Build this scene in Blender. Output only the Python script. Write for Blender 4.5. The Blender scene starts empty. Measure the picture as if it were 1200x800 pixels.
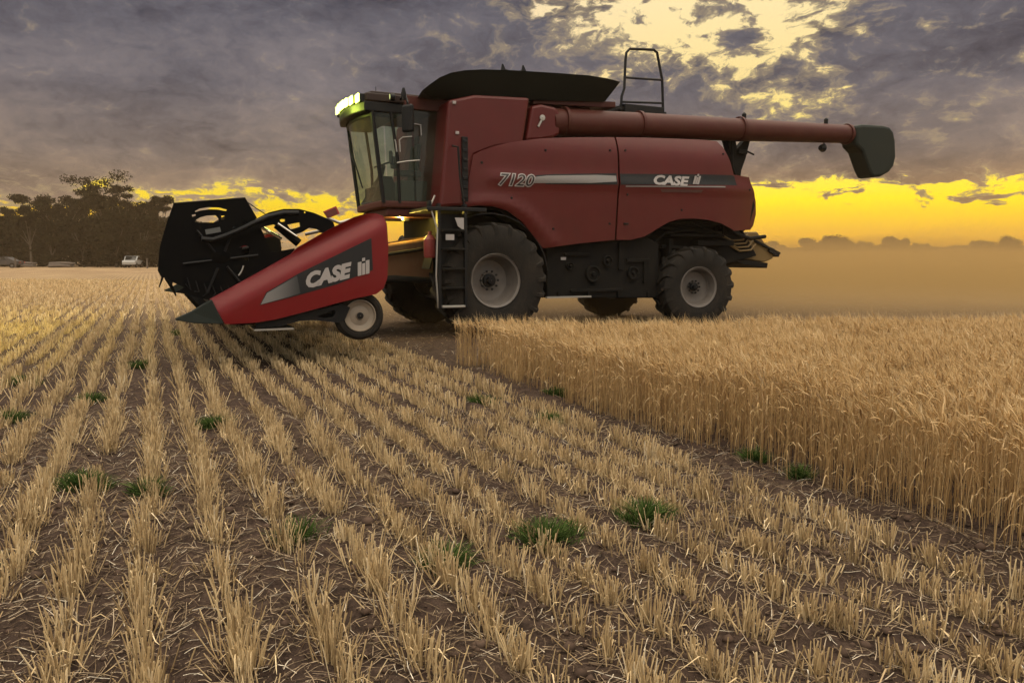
import bpy, bmesh, math, random
import numpy as np
from mathutils import Vector, Matrix, Euler
random.seed(7); RNG = np.random.default_rng(11)
R = math.radians
SC = bpy.context.scene
COL = SC.collection

# ------------------------------------------------------------------ camera
F, CH, PITCH, TH = 900.0, 1.29, math.atan(97/900), R(25)
cam = bpy.data.cameras.new('camera'); co = bpy.data.objects.new('camera', cam); COL.objects.link(co)
cam.sensor_width = 36; cam.lens = 27.0; cam.clip_start = 0.05; cam.clip_end = 9000
co.location = (0, 0, CH); co.rotation_euler = (math.pi/2 - PITCH, 0, 0)
SC.camera = co

# ------------------------------------------------------------------ render settings
SC.view_settings.view_transform = 'Standard'; SC.view_settings.look = 'None'
SC.view_settings.exposure = 0.0; SC.view_settings.gamma = 1; SC.view_settings.use_curve_mapping = False
cy = SC.cycles
cy.max_bounces = 6; cy.diffuse_bounces = 3; cy.glossy_bounces = 3; cy.transmission_bounces = 4
cy.transparent_max_bounces = 10; cy.volume_bounces = 1; cy.use_denoising = True
cy.sample_clamp_indirect = 4.0; cy.use_adaptive_sampling = True; cy.adaptive_threshold = 0.02
cy.caustics_reflective = False; cy.caustics_refractive = False

# ------------------------------------------------------------------ sky
def pdir(px, py):
    x = (px-600)/F; y = (400-py)/F
    d = Vector((x, math.cos(PITCH)+y*math.sin(PITCH), -math.sin(PITCH)+y*math.cos(PITCH))).normalized()
    return math.degrees(math.atan2(d.x, d.y)), math.degrees(math.asin(d.z))

W = bpy.data.worlds.new('World'); SC.world = W; W.use_nodes = True
NT = W.node_tree; NT.nodes.clear()

class E:
    """small expression builder for shader nodes"""
    nt = NT
    def __init__(s, v): s.v = v
    @classmethod
    def m(c, op, *a, clamp=False):
        n = c.nt.nodes.new('ShaderNodeMath'); n.operation = op; n.use_clamp = clamp
        for i, x in enumerate(a):
            x = x.v if isinstance(x, E) else x
            if isinstance(x, (int, float)): n.inputs[i].default_value = x
            else: c.nt.links.new(x, n.inputs[i])
        return E(n.outputs[0])
    def __add__(s, o): return E.m('ADD', s, o)
    __radd__ = __add__
    def __sub__(s, o): return E.m('SUBTRACT', s, o)
    def __rsub__(s, o): return E.m('SUBTRACT', o, s)
    def __mul__(s, o): return E.m('MULTIPLY', s, o)
    __rmul__ = __mul__
    def __truediv__(s, o): return E.m('DIVIDE', s, o)
def smooth(x, a, b):
    n = E.nt.nodes.new('ShaderNodeMapRange'); n.interpolation_type = 'SMOOTHSTEP'
    n.inputs['From Min'].default_value = a; n.inputs['From Max'].default_value = b
    E.nt.links.new(x.v, n.inputs['Value']); return E(n.outputs[0])
def vec(x, y, z):
    n = E.nt.nodes.new('ShaderNodeCombineXYZ')
    for i, q in enumerate((x, y, z)):
        if isinstance(q, E): E.nt.links.new(q.v, n.inputs[i])
        else: n.inputs[i].default_value = q
    return n.outputs[0]
def noise(v, scale, detail=6, rough=0.55, dist=0.0):
    n = E.nt.nodes.new('ShaderNodeTexNoise'); n.inputs['Scale'].default_value = scale
    n.inputs['Detail'].default_value = detail; n.inputs['Roughness'].default_value = rough
    n.inputs['Distortion'].default_value = dist
    if v is not None: E.nt.links.new(v, n.inputs['Vector'])
    return E(n.outputs[0])
def cmix(f, a, b, mode='MIX'):
    n = E.nt.nodes.new('ShaderNodeMix'); n.data_type = 'RGBA'; n.blend_type = mode
    for s, q in ((n.inputs['Factor'], f), (n.inputs['A'], a), (n.inputs['B'], b)):
        if isinstance(q, E): E.nt.links.new(q.v, s)
        elif isinstance(q, (int, float)): s.default_value = q
        elif isinstance(q, tuple): s.default_value = (*q, 1)
        else: E.nt.links.new(q, s)
    return [o for o in n.outputs if o.type == 'RGBA'][0]
def ramp(f, stops):
    n = E.nt.nodes.new('ShaderNodeValToRGB'); cr = n.color_ramp
    while len(cr.elements) < len(stops): cr.elements.new(0.5)
    for e, (p, c) in zip(cr.elements, stops): e.position = p; e.color = (*c, 1)
    E.nt.links.new(f.v, n.inputs[0]); return n.outputs[0]

SUN_AZ, SUN_EL = 15.0, 5.0
tc = NT.nodes.new('ShaderNodeTexCoord'); sp = NT.nodes.new('ShaderNodeSeparateXYZ')
NT.links.new(tc.outputs['Generated'], sp.inputs[0])
dx, dy, dz = (E(sp.outputs[i]) for i in range(3))
az = E.m('ARCTAN2', dx, dy)*57.2958; el = E.m('ARCSINE', dz)*57.2958
base = vec(az*0.055, el*0.125, 0.0)
w1 = noise(base, 1.6, 5, 0.6); w2 = noise(vec(az*0.055, el*0.125, 7.3), 1.6, 5, 0.6)
azw = az + (w1-0.5)*6.0; elw = el + (w2-0.5)*3.2
det = noise(vec(azw*0.10, elw*0.24, 1.0), 2.2, 10, 0.64)          # cloud detail
fine = noise(vec(azw*0.20, elw*0.30, 4.0), 5.0, 10, 0.68, 0.25)
puff = noise(vec(azw*0.21, elw*0.36, 2.0), 2.4, 9, 0.60, 0.3)
slit = noise(vec(azw*0.09, elw*0.75, 5.0), 2.2, 8, 0.62)
slit = smooth(slit, 0.50, 0.72)*smooth(el, 2.4, 3.6)*(1.0-smooth(el, 5.6, 7.0))
broad = noise(vec(azw*0.035, elw*0.12, 9.0), 1.5, 5, 0.55)
streak = noise(vec(azw*0.05, elw*0.55, 3.0), 1.7, 8, 0.6)
def blob(px, py, rx, ry, amp):
    a, e = pdir(px, py)
    d = E.m('POWER', (azw-a)/(rx/15.5), 2.0) + E.m('POWER', (elw-e)/(ry/15.5), 2.0)
    return E.m('EXPONENT', d*-1.0)*amp
amp = smooth(az, -12.0, 6.0)*0.45 + (1.0-smooth(el, 4.5, 7.5))*(1.0-smooth(az, -12.0, 6.0))*0.40 + 0.55
# openness of the cloud deck: where the lit sky behind shows through
op = blob(800, 35, 130, 62, 0.62)+blob(690, 0, 90, 26, 0.30)+blob(905, 100, 50, 40, 0.25)+blob(948, 15, 60, 34, 0.38)+blob(958, 122, 30, 16, 0.30)+blob(880, 145, 55, 18, 0.16)
op = op + blob(620, 42, 40, 26, 0.14) + blob(500, 62, 50, 22, 0.10) - blob(872, 48, 26, 18, 0.35) - blob(770, 115, 60, 30, 0.20)
band_r = (1.0-smooth(elw, 4.4, 6.1))*smooth(azw, -16.0, 4.0)*0.95
band_m = E.m('EXPONENT', E.m('POWER', (elw-4.7)/1.0, 2.0)*-1.0)*(1.0-smooth(azw, -6.0, 4.0))*0.28
band_l = (1.0-smooth(elw, 2.6, 4.4))*0.34
op = op + blob(470, 272, 90, 30, 0.60) + blob(300, 228, 130, 9, 0.26) + blob(90, 246, 130, 12, 0.30) + blob(330, 244, 70, 14, 0.25)
op = op + band_r + band_m + band_l - blob(1070, 225, 90, 14, 0.42) - blob(1155, 245, 80, 8, 0.45)
cover = op + ((det-0.5)*0.95 + (puff-0.5)*1.7 + (fine-0.5)*1.0)*amp - slit*0.75 + (streak-0.5)*0.35
hole = smooth(cover, 0.38, 0.62)
edge = smooth(cover, 0.10, 0.44)
# sky seen through the holes
glowx = smooth(az, -18.0, 14.0)
clear = ramp(el*0.05, [(0.0, (0.92, 0.40, 0.004)), (0.09, (1.08, 0.58, 0.003)), (0.20, (1.25, 0.92, 0.008)), (0.30, (1.15, 0.90, 0.10)), (0.60, (1.0, 0.77, 0.32)), (1.0, (1.05, 0.86, 0.50))])
clear = cmix(glowx, cmix(1.0, clear, (0.82, 0.80, 1.15), 'MULTIPLY'), clear)
cl_low = cmix(glowx, (0.285, 0.205, 0.150), (0.36, 0.20, 0.085))
cl = ramp(el*0.05, [(0.0, (0.44, 0.29, 0.13)), (0.16, (0.290, 0.195, 0.115)), (0.34, (0.205, 0.165, 0.145)), (0.58, (0.138, 0.130, 0.150)), (1.0, (0.112, 0.113, 0.146))])
cl = cmix((1.0-smooth(el, 2.5, 8.0))*0.75, cl, cl_low)
cl = cmix(1.0, cl, ramp(broad*0.60+puff*0.25+fine*0.15, [(0.37, (0.40, 0.42, 0.50)), (0.5, (0.95, 0.96, 0.98)), (0.63, (1.60, 1.50, 1.36))]), 'MULTIPLY')
cl = cmix(edge*0.42, cl, (0.50, 0.38, 0.20))
sky = cmix(hole, cl, clear)
# overhead and behind the camera: brighter evening overcast which lights the field
nish = NT.nodes.new('ShaderNodeTexSky'); nish.sky_type = 'NISHITA'; nish.sun_disc = False
nish.sun_elevation = R(SUN_EL); nish.sun_rotation = R(SUN_AZ)
nz = cmix(1.0, nish.outputs[0], (0.10, 0.10, 0.10), 'MULTIPLY')
over = cmix(1.0, nz, (2.85, 2.50, 1.98), 'ADD')
back = cmix(1.0, nz, (0.56, 0.50, 0.46), 'ADD')
lift = smooth(el, 24.0, 50.0)
behind = 1.0 - smooth(dy, -0.35, 0.35)
sky = cmix(behind, sky, back)
sky = cmix(lift, sky, over)
sky = cmix(smooth(dz, -0.12, -0.01), (0.12, 0.085, 0.05), sky)
bg = NT.nodes.new('ShaderNodeBackground'); bg.inputs[1].default_value = 1.0
out = NT.nodes.new('ShaderNodeOutputWorld')
NT.links.new(sky, bg.inputs[0]); NT.links.new(bg.outputs[0], out.inputs[0])

# ------------------------------------------------------------------ sun
sl = bpy.data.lights.new('sun', 'SUN'); sl.energy = 0.9; sl.angle = R(12); sl.color = (1.0, 0.66, 0.32)
so = bpy.data.objects.new('sun', sl); COL.objects.link(so)
sd = Vector((math.sin(R(SUN_AZ))*math.cos(R(SUN_EL)), math.cos(R(SUN_AZ))*math.cos(R(SUN_EL)), math.sin(R(SUN_EL))))
so.rotation_euler = sd.to_track_quat('Z', 'Y').to_euler()

# ------------------------------------------------------------------ measuring: photo position on a vertical plane of the machine
def ray(px, py):
    x = (px-600)/F; y = (400-py)/F
    return Vector((x, math.cos(PITCH)+y*math.sin(PITCH), -math.sin(PITCH)+y*math.cos(PITCH)))
def gpt(px, py, z=0.0):
    d = ray(px, py); t = (z-CH)/d.z; return Vector((d.x*t, d.y*t, z))
CT, ST = math.cos(TH), math.sin(TH)
hp = gpt(582, 329, .93)
OX, OY = hp.x - 1.9*ST, hp.y + 1.9*CT
def L(px, py, ly):
    d = ray(px, py); t = (ly - ST*OX + CT*OY)/(-ST*d.x + CT*d.y)
    X, Y, Z = d.x*t, d.y*t, CH+d.z*t
    return (CT*(X-OX)+ST*(Y-OY), Z)
def LL(pts, ly): return [L(x, y, ly) for x, y in pts]
UV = np.array([[CT, ST], [-ST, CT]])      # rows of this: u (machine rearwards), v (away along the crop rows)

# ------------------------------------------------------------------ object helpers
def tag(o, label=None, cat=None, group=None, kind=None):
    if label: o['label'] = label
    if cat: o['category'] = cat
    if group: o['group'] = group
    if kind: o['kind'] = kind
    return o
def empty(name, loc=(0, 0, 0), rz=0):
    o = bpy.data.objects.new(name, None); COL.objects.link(o); o.location = loc; o.rotation_euler = (0, 0, rz); return o
def np_mesh(name, V, Fq, mat, parent=None, attr=None, smooth_=False, nper=4):
    """V (n,3), Fq (m,nper) int"""
    me = bpy.data.meshes.new(name)
    V = np.asarray(V, np.float32); Fq = np.asarray(Fq, np.int32)
    me.vertices.add(len(V)); me.vertices.foreach_set('co', V.ravel())
    me.loops.add(Fq.size); me.loops.foreach_set('vertex_index', Fq.ravel())
    me.polygons.add(len(Fq)); me.polygons.foreach_set('loop_start', np.arange(0, Fq.size, nper, dtype=np.int32))
    me.polygons.foreach_set('loop_total', np.full(len(Fq), nper, np.int32))
    if smooth_: me.polygons.foreach_set('use_smooth', np.ones(len(Fq), bool))
    for k, a in (attr or {}).items():
        at = me.attributes.new(k, 'FLOAT', 'POINT'); at.data.foreach_set('value', np.asarray(a, np.float32))
    me.update(calc_edges=True); me.materials.append(mat)
    o = bpy.data.objects.new(name, me); COL.objects.link(o)
    if parent: o.parent = parent
    return o

class MB:
    def __init__(s): s.bm = bmesh.new()
    def box(s, c, d, rot=(0, 0, 0)):
        m = Matrix.Translation(c) @ Euler(rot).to_matrix().to_4x4() @ Matrix.Diagonal((d[0], d[1], d[2], 1))
        bmesh.ops.create_cube(s.bm, size=1, matrix=m); return s
    def prism(s, pts, y0, y1):
        a = [s.bm.verts.new((x, y0, z)) for x, z in pts]; b = [s.bm.verts.new((x, y1, z)) for x, z in pts]
        n = len(pts); s.bm.faces.new(a); s.bm.faces.new(b[::-1])
        for i in range(n): s.bm.faces.new((a[i], b[i], b[(i+1) % n], a[(i+1) % n]))
        return s
    def slab(s, pts, z0, z1):
        a = [s.bm.verts.new((x, y, z0)) for x, y in pts]; b = [s.bm.verts.new((x, y, z1)) for x, y in pts]
        n = len(pts); s.bm.faces.new(a[::-1]); s.bm.faces.new(b)
        for i in range(n): s.bm.faces.new((a[i], a[(i+1) % n], b[(i+1) % n], b[i]))
        return s
    def loft(s, rings, cap=True):
        rs = [[s.bm.verts.new(p) for p in r] for r in rings]; n = len(rs[0])
        for a, b in zip(rs, rs[1:]):
            for i in range(n): s.bm.faces.new((a[i], a[(i+1) % n], b[(i+1) % n], b[i]))
        if cap: s.bm.faces.new(rs[0][::-1]); s.bm.faces.new(rs[-1])
        return s
    def tube(s, pts, r, seg=8):
        pts = [Vector(p) for p in pts]; rr = r if isinstance(r, (list, tuple)) else [r]*len(pts); rings = []
        up = None
        for i, p in enumerate(pts):
            d = (pts[min(i+1, len(pts)-1)] - pts[max(i-1, 0)]).normalized()
            if up is None: up = Vector((0, 0, 1)) if abs(d.z) < .9 else Vector((0, 1, 0))
            a = d.cross(up).normalized(); up = a.cross(d).normalized()
            rings.append([p + (a*math.cos(t)+up*math.sin(t))*rr[i] for t in [2*math.pi*k/seg for k in range(seg)]])
        return s.loft(rings)
    def lathe(s, prof, c, axis='y', seg=40, cap=False):
        rings = []
        for r, h in prof:
            ring = []
            for k in range(seg):
                t = 2*math.pi*k/seg
                if axis == 'y': q = (c[0]+r*math.cos(t), c[1]+h, c[2]+r*math.sin(t))
                elif axis == 'x': q = (c[0]+h, c[1]+r*math.cos(t), c[2]+r*math.sin(t))
                else: q = (c[0]+r*math.cos(t), c[1]+r*math.sin(t), c[2]+h)
                ring.append(q)
            rings.append(ring)
        return s.loft(rings, cap)
    def build(s, name, mat, parent=None, smooth_=False, bevel=0, label=None, ang=35):
        bmesh.ops.recalc_face_normals(s.bm, faces=s.bm.faces)
        me = bpy.data.meshes.new(name); s.bm.to_mesh(me); s.bm.free(); me.materials.append(mat)
        o = bpy.data.objects.new(name, me); COL.objects.link(o)
        if parent: o.parent = parent
        if smooth_:
            me.polygons.foreach_set('use_smooth', [True]*len(me.polygons))
            try: me.set_sharp_from_angle(angle=R(ang))
            except Exception: pass
        if bevel:
            m = o.modifiers.new('bevel', 'BEVEL'); m.width = bevel; m.segments = 2; m.limit_method = 'ANGLE'; m.angle_limit = R(40); m.harden_normals = False
        if label: o['label'] = label
        return o

def plate(name, outline, holes, y0, y1, mat, parent, bevel=0.0):
    """flat plate in the xz plane with holes"""
    cu = bpy.data.curves.new(name, 'CURVE'); cu.dimensions = '2D'; cu.fill_mode = 'BOTH'
    for pl in [outline]+holes:
        sp_ = cu.splines.new('POLY'); sp_.points.add(len(pl)-1); sp_.use_cyclic_u = True
        for i, (x, z) in enumerate(pl): sp_.points[i].co = (x, z, 0, 1)
    cu.extrude = abs(y1-y0)/2 - bevel; cu.bevel_depth = bevel; cu.bevel_resolution = 1
    t = bpy.data.objects.new('t', cu); COL.objects.link(t)
    me = bpy.data.meshes.new_from_object(t.evaluated_get(bpy.context.evaluated_depsgraph_get()))
    bpy.data.objects.remove(t); bpy.data.curves.remove(cu)
    me.transform(Matrix.Translation((0, (y0+y1)/2, 0)) @ Matrix.Rotation(math.pi/2, 4, 'X'))
    me.name = name; me.materials.clear(); me.materials.append(mat)
    o = bpy.data.objects.new(name, me); COL.objects.link(o); o.parent = parent
    return o

def curved_panel(name, outline, fy, thick, mat, parent, sx=0.12, sz=0.08):
    """body panel: outline in xz, its outer face at y = fy(x, z)"""
    bm = bmesh.new(); vs = [bm.verts.new((x, 0, z)) for x, z in outline]; bm.faces.new(vs)
    xs = [p[0] for p in outline]; zs = [p[1] for p in outline]
    for ax, lo, hi, st in ((0, min(xs), max(xs), sx), (2, min(zs), max(zs), sz)):
        n = int((hi-lo)/st)
        for k in range(1, n+1):
            c = [0, 0, 0]; c[ax] = lo+(hi-lo)*k/(n+1); no = [0, 0, 0]; no[ax] = 1
            bmesh.ops.bisect_plane(bm, geom=bm.verts[:]+bm.edges[:]+bm.faces[:], plane_co=c, plane_no=no, dist=1e-5)
    front = list(bm.faces)
    r = bmesh.ops.extrude_face_region(bm, geom=front)
    ext = [g for g in r['geom'] if isinstance(g, bmesh.types.BMVert)]
    es = set(ext)
    for v in bm.verts:
        y = fy(v.co.x, v.co.z); v.co.y = y + (thick if v in es else 0)
    bmesh.ops.recalc_face_normals(bm, faces=bm.faces)
    me = bpy.data.meshes.new(name); bm.to_mesh(me); bm.free(); me.materials.append(mat)
    me.polygons.foreach_set('use_smooth', [True]*len(me.polygons))
    me.set_sharp_from_angle(angle=R(40))
    o = bpy.data.objects.new(name, me); COL.objects.link(o); o.parent = parent
    return o

def lettering(name, body, size, x, z, y, mat, parent, shear=0.25, rot=0.0, depth=0.006, offset=0.0, label=None, spacing=1.0, wide=1.0, fy=None):
    cu = bpy.data.curves.new(name, 'FONT'); cu.body = body; cu.size = size; cu.shear = shear; cu.extrude = depth/2
    cu.offset = offset; cu.space_character = spacing; cu.resolution_u = 3
    t = bpy.data.objects.new('t', cu); COL.objects.link(t)
    me = bpy.data.meshes.new_from_object(t.evaluated_get(bpy.context.evaluated_depsgraph_get()))
    bpy.data.objects.remove(t); bpy.data.curves.remove(cu)
    me.transform(Matrix.Translation((x, y, z)) @ Matrix.Rotation(-rot, 4, 'Y') @ Matrix.Rotation(math.pi/2, 4, 'X') @ Matrix.Diagonal((wide, 1, 1, 1)))
    if fy:
        bm = bmesh.new(); bm.from_mesh(me)
        for k in range(-2, 14):
            bmesh.ops.bisect_plane(bm, geom=bm.verts[:]+bm.edges[:]+bm.faces[:], plane_co=(0, 0, z+k*size*.09), plane_no=(0, 0, 1), dist=1e-6)
        bm.to_mesh(me); bm.free()
        for v in me.vertices: v.co.y = v.co.y - y + fy(v.co.x, v.co.z)
    me.materials.clear(); me.materials.append(mat); me.name = name
    o = bpy.data.objects.new(name, me); COL.objects.link(o); o.parent = parent
    if label: o['label'] = label
    return o

# ------------------------------------------------------------------ materials
def mat(name, col, rough=0.6, metal=0.0, var=0.0, vscale=8.0, bump=0.0, bscale=60.0, dust=0.0, dustcol=(0.26, 0.19, 0.12), spec=0.5, emit=None, es=0.0, coat=0.0, dz=None):
    m = bpy.data.materials.new(name); m.use_nodes = True; nt = m.node_tree; E.nt = nt
    p = nt.nodes['Principled BSDF']; p.inputs['Roughness'].default_value = rough; p.inputs['Metallic'].default_value = metal
    p.inputs['Specular IOR Level'].default_value = spec
    p.inputs['Base Color'].default_value = (*col, 1)
    if coat: p.inputs['Coat Weight'].default_value = coat; p.inputs['Coat Roughness'].default_value = 0.25
    t = nt.nodes.new('ShaderNodeTexCoord').outputs['Object']
    c = None
    if var:
        n = noise(t, vscale, 6, 0.6)
        c = ramp(n, [(0.25, tuple(q*(1-var) for q in col)), (0.75, tuple(min(1, q*(1+var)) for q in col))])
    if dust:
        mp = nt.nodes.new('ShaderNodeMapping'); mp.inputs['Scale'].default_value = (1, 1, .12); nt.links.new(t, mp.inputs[0])
        n = noise(t, 2.3, 8, 0.68)*0.5 + noise(t, 23.0, 4, 0.7)*0.22 + noise(mp.outputs[0], 14.0, 5, 0.7)*0.28
        f = smooth(n, 0.35, 0.75)*dust
        if dz:   # dirt thrown up from the ground settles low on the machine
            s_ = nt.nodes.new('ShaderNodeSeparateXYZ'); nt.links.new(t, s_.inputs[0])
            f = f + (1.0-smooth(E(s_.outputs[2]) + (n-0.5)*0.8, dz[0], dz[1]))*dz[2]
        c = cmix(f, c if c else col, dustcol)
        r = f*0.35 + rough; nt.links.new(r.v, p.inputs['Roughness'])
    if c: nt.links.new(c, p.inputs['Base Color'])
    if bump:
        b = nt.nodes.new('ShaderNodeBump'); b.inputs['Strength'].default_value = bump; b.inputs['Distance'].default_value = 0.02
        nt.links.new(noise(t, bscale, 6, 0.6).v, b.inputs['Height']); nt.links.new(b.outputs[0], p.inputs['Normal'])
    if emit: p.inputs['Emission Color'].default_value = (*emit, 1); p.inputs['Emission Strength'].default_value = es
    return m
def straw_mat(name, stops, trans=0.35, gloss=0.05):
    m = bpy.data.materials.new(name); m.use_nodes = True; nt = m.node_tree; E.nt = nt; nt.nodes.clear()
    a = nt.nodes.new('ShaderNodeAttribute'); a.attribute_name = 'rnd'
    c = ramp(E(a.outputs['Fac']), stops)
    d = nt.nodes.new('ShaderNodeBsdfDiffuse'); tr = nt.nodes.new('ShaderNodeBsdfTranslucent'); mx = nt.nodes.new('ShaderNodeMixShader')
    g = nt.nodes.new('ShaderNodeBsdfGlossy'); g.inputs['Roughness'].default_value = 0.5; g.inputs['Color'].default_value = (1, .9, .75, 1)
    m2 = nt.nodes.new('ShaderNodeMixShader'); m2.inputs[0].default_value = gloss
    nt.links.new(c, d.inputs[0]); nt.links.new(c, tr.inputs[0]); mx.inputs[0].default_value = trans
    nt.links.new(d.outputs[0], mx.inputs[1]); nt.links.new(tr.outputs[0], mx.inputs[2])
    nt.links.new(mx.outputs[0], m2.inputs[1]); nt.links.new(g.outputs[0], m2.inputs[2])
    o = nt.nodes.new('ShaderNodeOutputMaterial'); nt.links.new(m2.outputs[0], o.inputs[0])
    return m
def glass_mat(name, tint, gloss=1.0, dirt=0.12):
    m = bpy.data.materials.new(name); m.use_nodes = True; nt = m.node_tree; E.nt = nt; nt.nodes.clear()
    t = nt.nodes.new('ShaderNodeBsdfTransparent'); t.inputs[0].default_value = (*tint, 1)
    g = nt.nodes.new('ShaderNodeBsdfGlossy'); g.inputs['Roughness'].default_value = 0.08
    fr = nt.nodes.new('ShaderNodeFresnel'); fr.inputs[0].default_value = 1.5
    a = nt.nodes.new('ShaderNodeMixShader'); nt.links.new((E(fr.outputs[0])*gloss).v, a.inputs[0])
    nt.links.new(t.outputs[0], a.inputs[1]); nt.links.new(g.outputs[0], a.inputs[2])
    d = nt.nodes.new('ShaderNodeBsdfDiffuse'); d.inputs[0].default_value = (0.20, 0.22, 0.14, 1)
    tcn = nt.nodes.new('ShaderNodeTexCoord').outputs['Object']
    b = nt.nodes.new('ShaderNodeMixShader'); nt.links.new((smooth(noise(tcn, 3.0, 5), 0.3, 0.8)*dirt+dirt*0.5).v, b.inputs[0])
    nt.links.new(a.outputs[0], b.inputs[1]); nt.links.new(d.outputs[0], b.inputs[2])
    o = nt.nodes.new('ShaderNodeOutputMaterial'); nt.links.new(b.outputs[0], o.inputs[0])
    return m

RED = mat('dusty_red_paint', (0.088, 0.0066, 0.0060), 0.40, var=0.10, vscale=3, dust=0.30, dustcol=(0.074, 0.026, 0.017), spec=0.28, coat=0.10, dz=(0.9, 2.6, 0.16))
REDL = mat('header_red_paint', (0.150, 0.0035, 0.0055), 0.34, var=0.08, vscale=3, dust=0.16, dustcol=(0.12, 0.035, 0.022), spec=0.25, coat=0.10)
REDD = mat('dark_red_paint', (0.062, 0.011, 0.008), 0.5, var=0.12, vscale=4, dust=0.35, dustcol=(0.085, 0.045, 0.028), spec=0.25)
BLK = mat('black_painted_steel', (0.008, 0.008, 0.009), 0.5, dust=0.18, dustcol=(0.035, 0.03, 0.022), spec=0.2)
BLKH = mat('black_header_steel', (0.0022, 0.0022, 0.0025), 0.45, dust=0.15, dustcol=(0.010, 0.009, 0.008), spec=0.07)
GRIME = mat('grimy_machinery', (0.006, 0.006, 0.006), 0.75, dust=0.5, dustcol=(0.026, 0.021, 0.015), bump=0.3, spec=0.15)
HOP = mat('black_hopper_plastic', (0.014, 0.019, 0.016), 0.55, dust=0.25, dustcol=(0.030, 0.032, 0.024), spec=0.2)
RUB = mat('tyre_rubber', (0.014, 0.013, 0.012), 0.8, dust=0.5, dustcol=(0.060, 0.046, 0.034), bump=0.35, bscale=40, spec=0.15)
RIM = mat('wheel_rim_grey', (0.155, 0.138, 0.125), 0.5, 0.2, dust=0.6, dustcol=(0.16, 0.12, 0.09), var=0.2)
RIMW = mat('small_wheel_rim_cream', (0.27, 0.22, 0.17), 0.5, 0.0, dust=0.4, dustcol=(0.25, 0.19, 0.13))
STEEL = mat('worn_steel', (0.42, 0.40, 0.37), 0.4, 0.7, dust=0.3)
CHR = mat('chrome_rod', (0.75, 0.72, 0.65), 0.2, 1.0)
SILV = mat('silver_decal', (0.20, 0.19, 0.185), 0.4, 0.1, dust=0.4, dustcol=(0.2, 0.15, 0.12))
DECB = mat('dark_decal', (0.016, 0.018, 0.020), 0.45, dust=0.35, dustcol=(0.05, 0.035, 0.03), spec=0.2)
LETT = mat('pale_lettering', (0.34, 0.31, 0.30), 0.5, dust=0.25, dustcol=(0.25, 0.2, 0.17))
LETD = mat('dark_lettering', (0.02, 0.016, 0.016), 0.5)
GLASS = glass_mat('green_tinted_glass', (0.80, 0.90, 0.76), 0.7, 0.05)
GLASSD = glass_mat('door_glass', (0.72, 0.82, 0.74), 0.8, 0.06)
SEATM = mat('dark_seat_cloth', (0.02, 0.022, 0.022), 0.8)
GREYP = mat('grey_cab_plastic', (0.045, 0.05, 0.048), 0.6)
YEL = mat('dusty_galvanised_sheet', (0.17, 0.105, 0.032), 0.55, 0.2, dust=0.5, dustcol=(0.20, 0.13, 0.05))
LAMP = mat('lit_work_lamp', (0.9, 0.95, 0.5), 0.3, emit=(0.80, 1.0, 0.13), es=7)
LAMPW = mat('lit_warm_lamp', (0.9, 0.8, 0.4), 0.3, emit=(1.0, 0.82, 0.22), es=8)
EXTR = mat('red_cylinder_paint', (0.22, 0.02, 0.02), 0.45, dust=0.3)
REFL = mat('orange_red_marker', (0.35, 0.03, 0.02), 0.4)

# ------------------------------------------------------------------ ground
def noise2(x, y, s, seed):
    """smooth value noise, numpy"""
    r = np.random.default_rng(seed); T = r.random((256, 256))
    X = x*s; Y = y*s; xi = np.floor(X).astype(int); yi = np.floor(Y).astype(int); fx = X-xi; fy_ = Y-yi
    fx = fx*fx*(3-2*fx); fy_ = fy_*fy_*(3-2*fy_)
    a = T[xi & 255, yi & 255]; b = T[(xi+1) & 255, yi & 255]; c = T[xi & 255, (yi+1) & 255]; d = T[(xi+1) & 255, (yi+1) & 255]
    return (a*(1-fx)+b*fx)*(1-fy_) + (c*(1-fx)+d*fx)*fy_
ROW = 0.27
E0 = gpt(1200, 650); UE = E0.x*CT + E0.y*ST - .07          # u coordinate of the crop's edge
def row_phase(x, y): return ((x*CT + y*ST) - UE)/ROW
def gz(x, y):
    x = np.asarray(x, float); y = np.asarray(y, float); d = np.hypot(x, y)
    f = np.clip(1.5-d/16, 0, 1)
    h = (noise2(x+50, y+50, 1.1, 1)-.5)*.035 + (noise2(x+50, y+50, 6, 2)-.5)*.026 + (noise2(x+50, y+50, 17, 3)-.5)*.018 + (noise2(x+50, y+50, 43, 4)-.5)*.010
    h += 0.010*np.cos(2*np.pi*row_phase(x, y))
    return h*f + (noise2(x+500, y+500, .06, 5)-.5)*.10*np.clip(d/40-.5, 0, 1)
def axis(n1, lo, hi, step, far_):
    a = list(np.arange(lo, hi, step)); s = step
    while a[-1] < far_: s *= 1.09; a.append(a[-1]+s)
    s = step
    while a[0] > -far_ if lo < 0 else a[0] > -60: s *= 1.12; a.insert(0, a[0]-s)
    return np.array(a)
gx = axis(0, -2.6, 3.4, .017, 3000); gy = axis(0, 1.5, 7.5, .02, 4500)
GX, GY = np.meshgrid(gx, gy); GZ = gz(GX, GY)
nx, ny = len(gx), len(gy)
idx = np.arange(nx*ny).reshape(ny, nx)
Fg = np.stack([idx[:-1, :-1], idx[:-1, 1:], idx[1:, 1:], idx[1:, :-1]], -1).reshape(-1, 4)
gm = bpy.data.materials.new('soil_and_chaff'); gm.use_nodes = True; nt = gm.node_tree; E.nt = nt
P = nt.nodes['Principled BSDF']; P.inputs['Roughness'].default_value = 0.95; P.inputs['Specular IOR Level'].default_value = 0.1
tco = nt.nodes.new('ShaderNodeTexCoord').outputs['Object']
spn = nt.nodes.new('ShaderNodeSeparateXYZ'); nt.links.new(tco, spn.inputs[0]); X_, Y_ = E(spn.outputs[0]), E(spn.outputs[1])
uu = X_*CT + Y_*ST; vv = Y_*CT - X_*ST
n1 = noise(tco, 9.0, 8, 0.65); n2 = noise(tco, 60.0, 4, 0.6)
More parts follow.
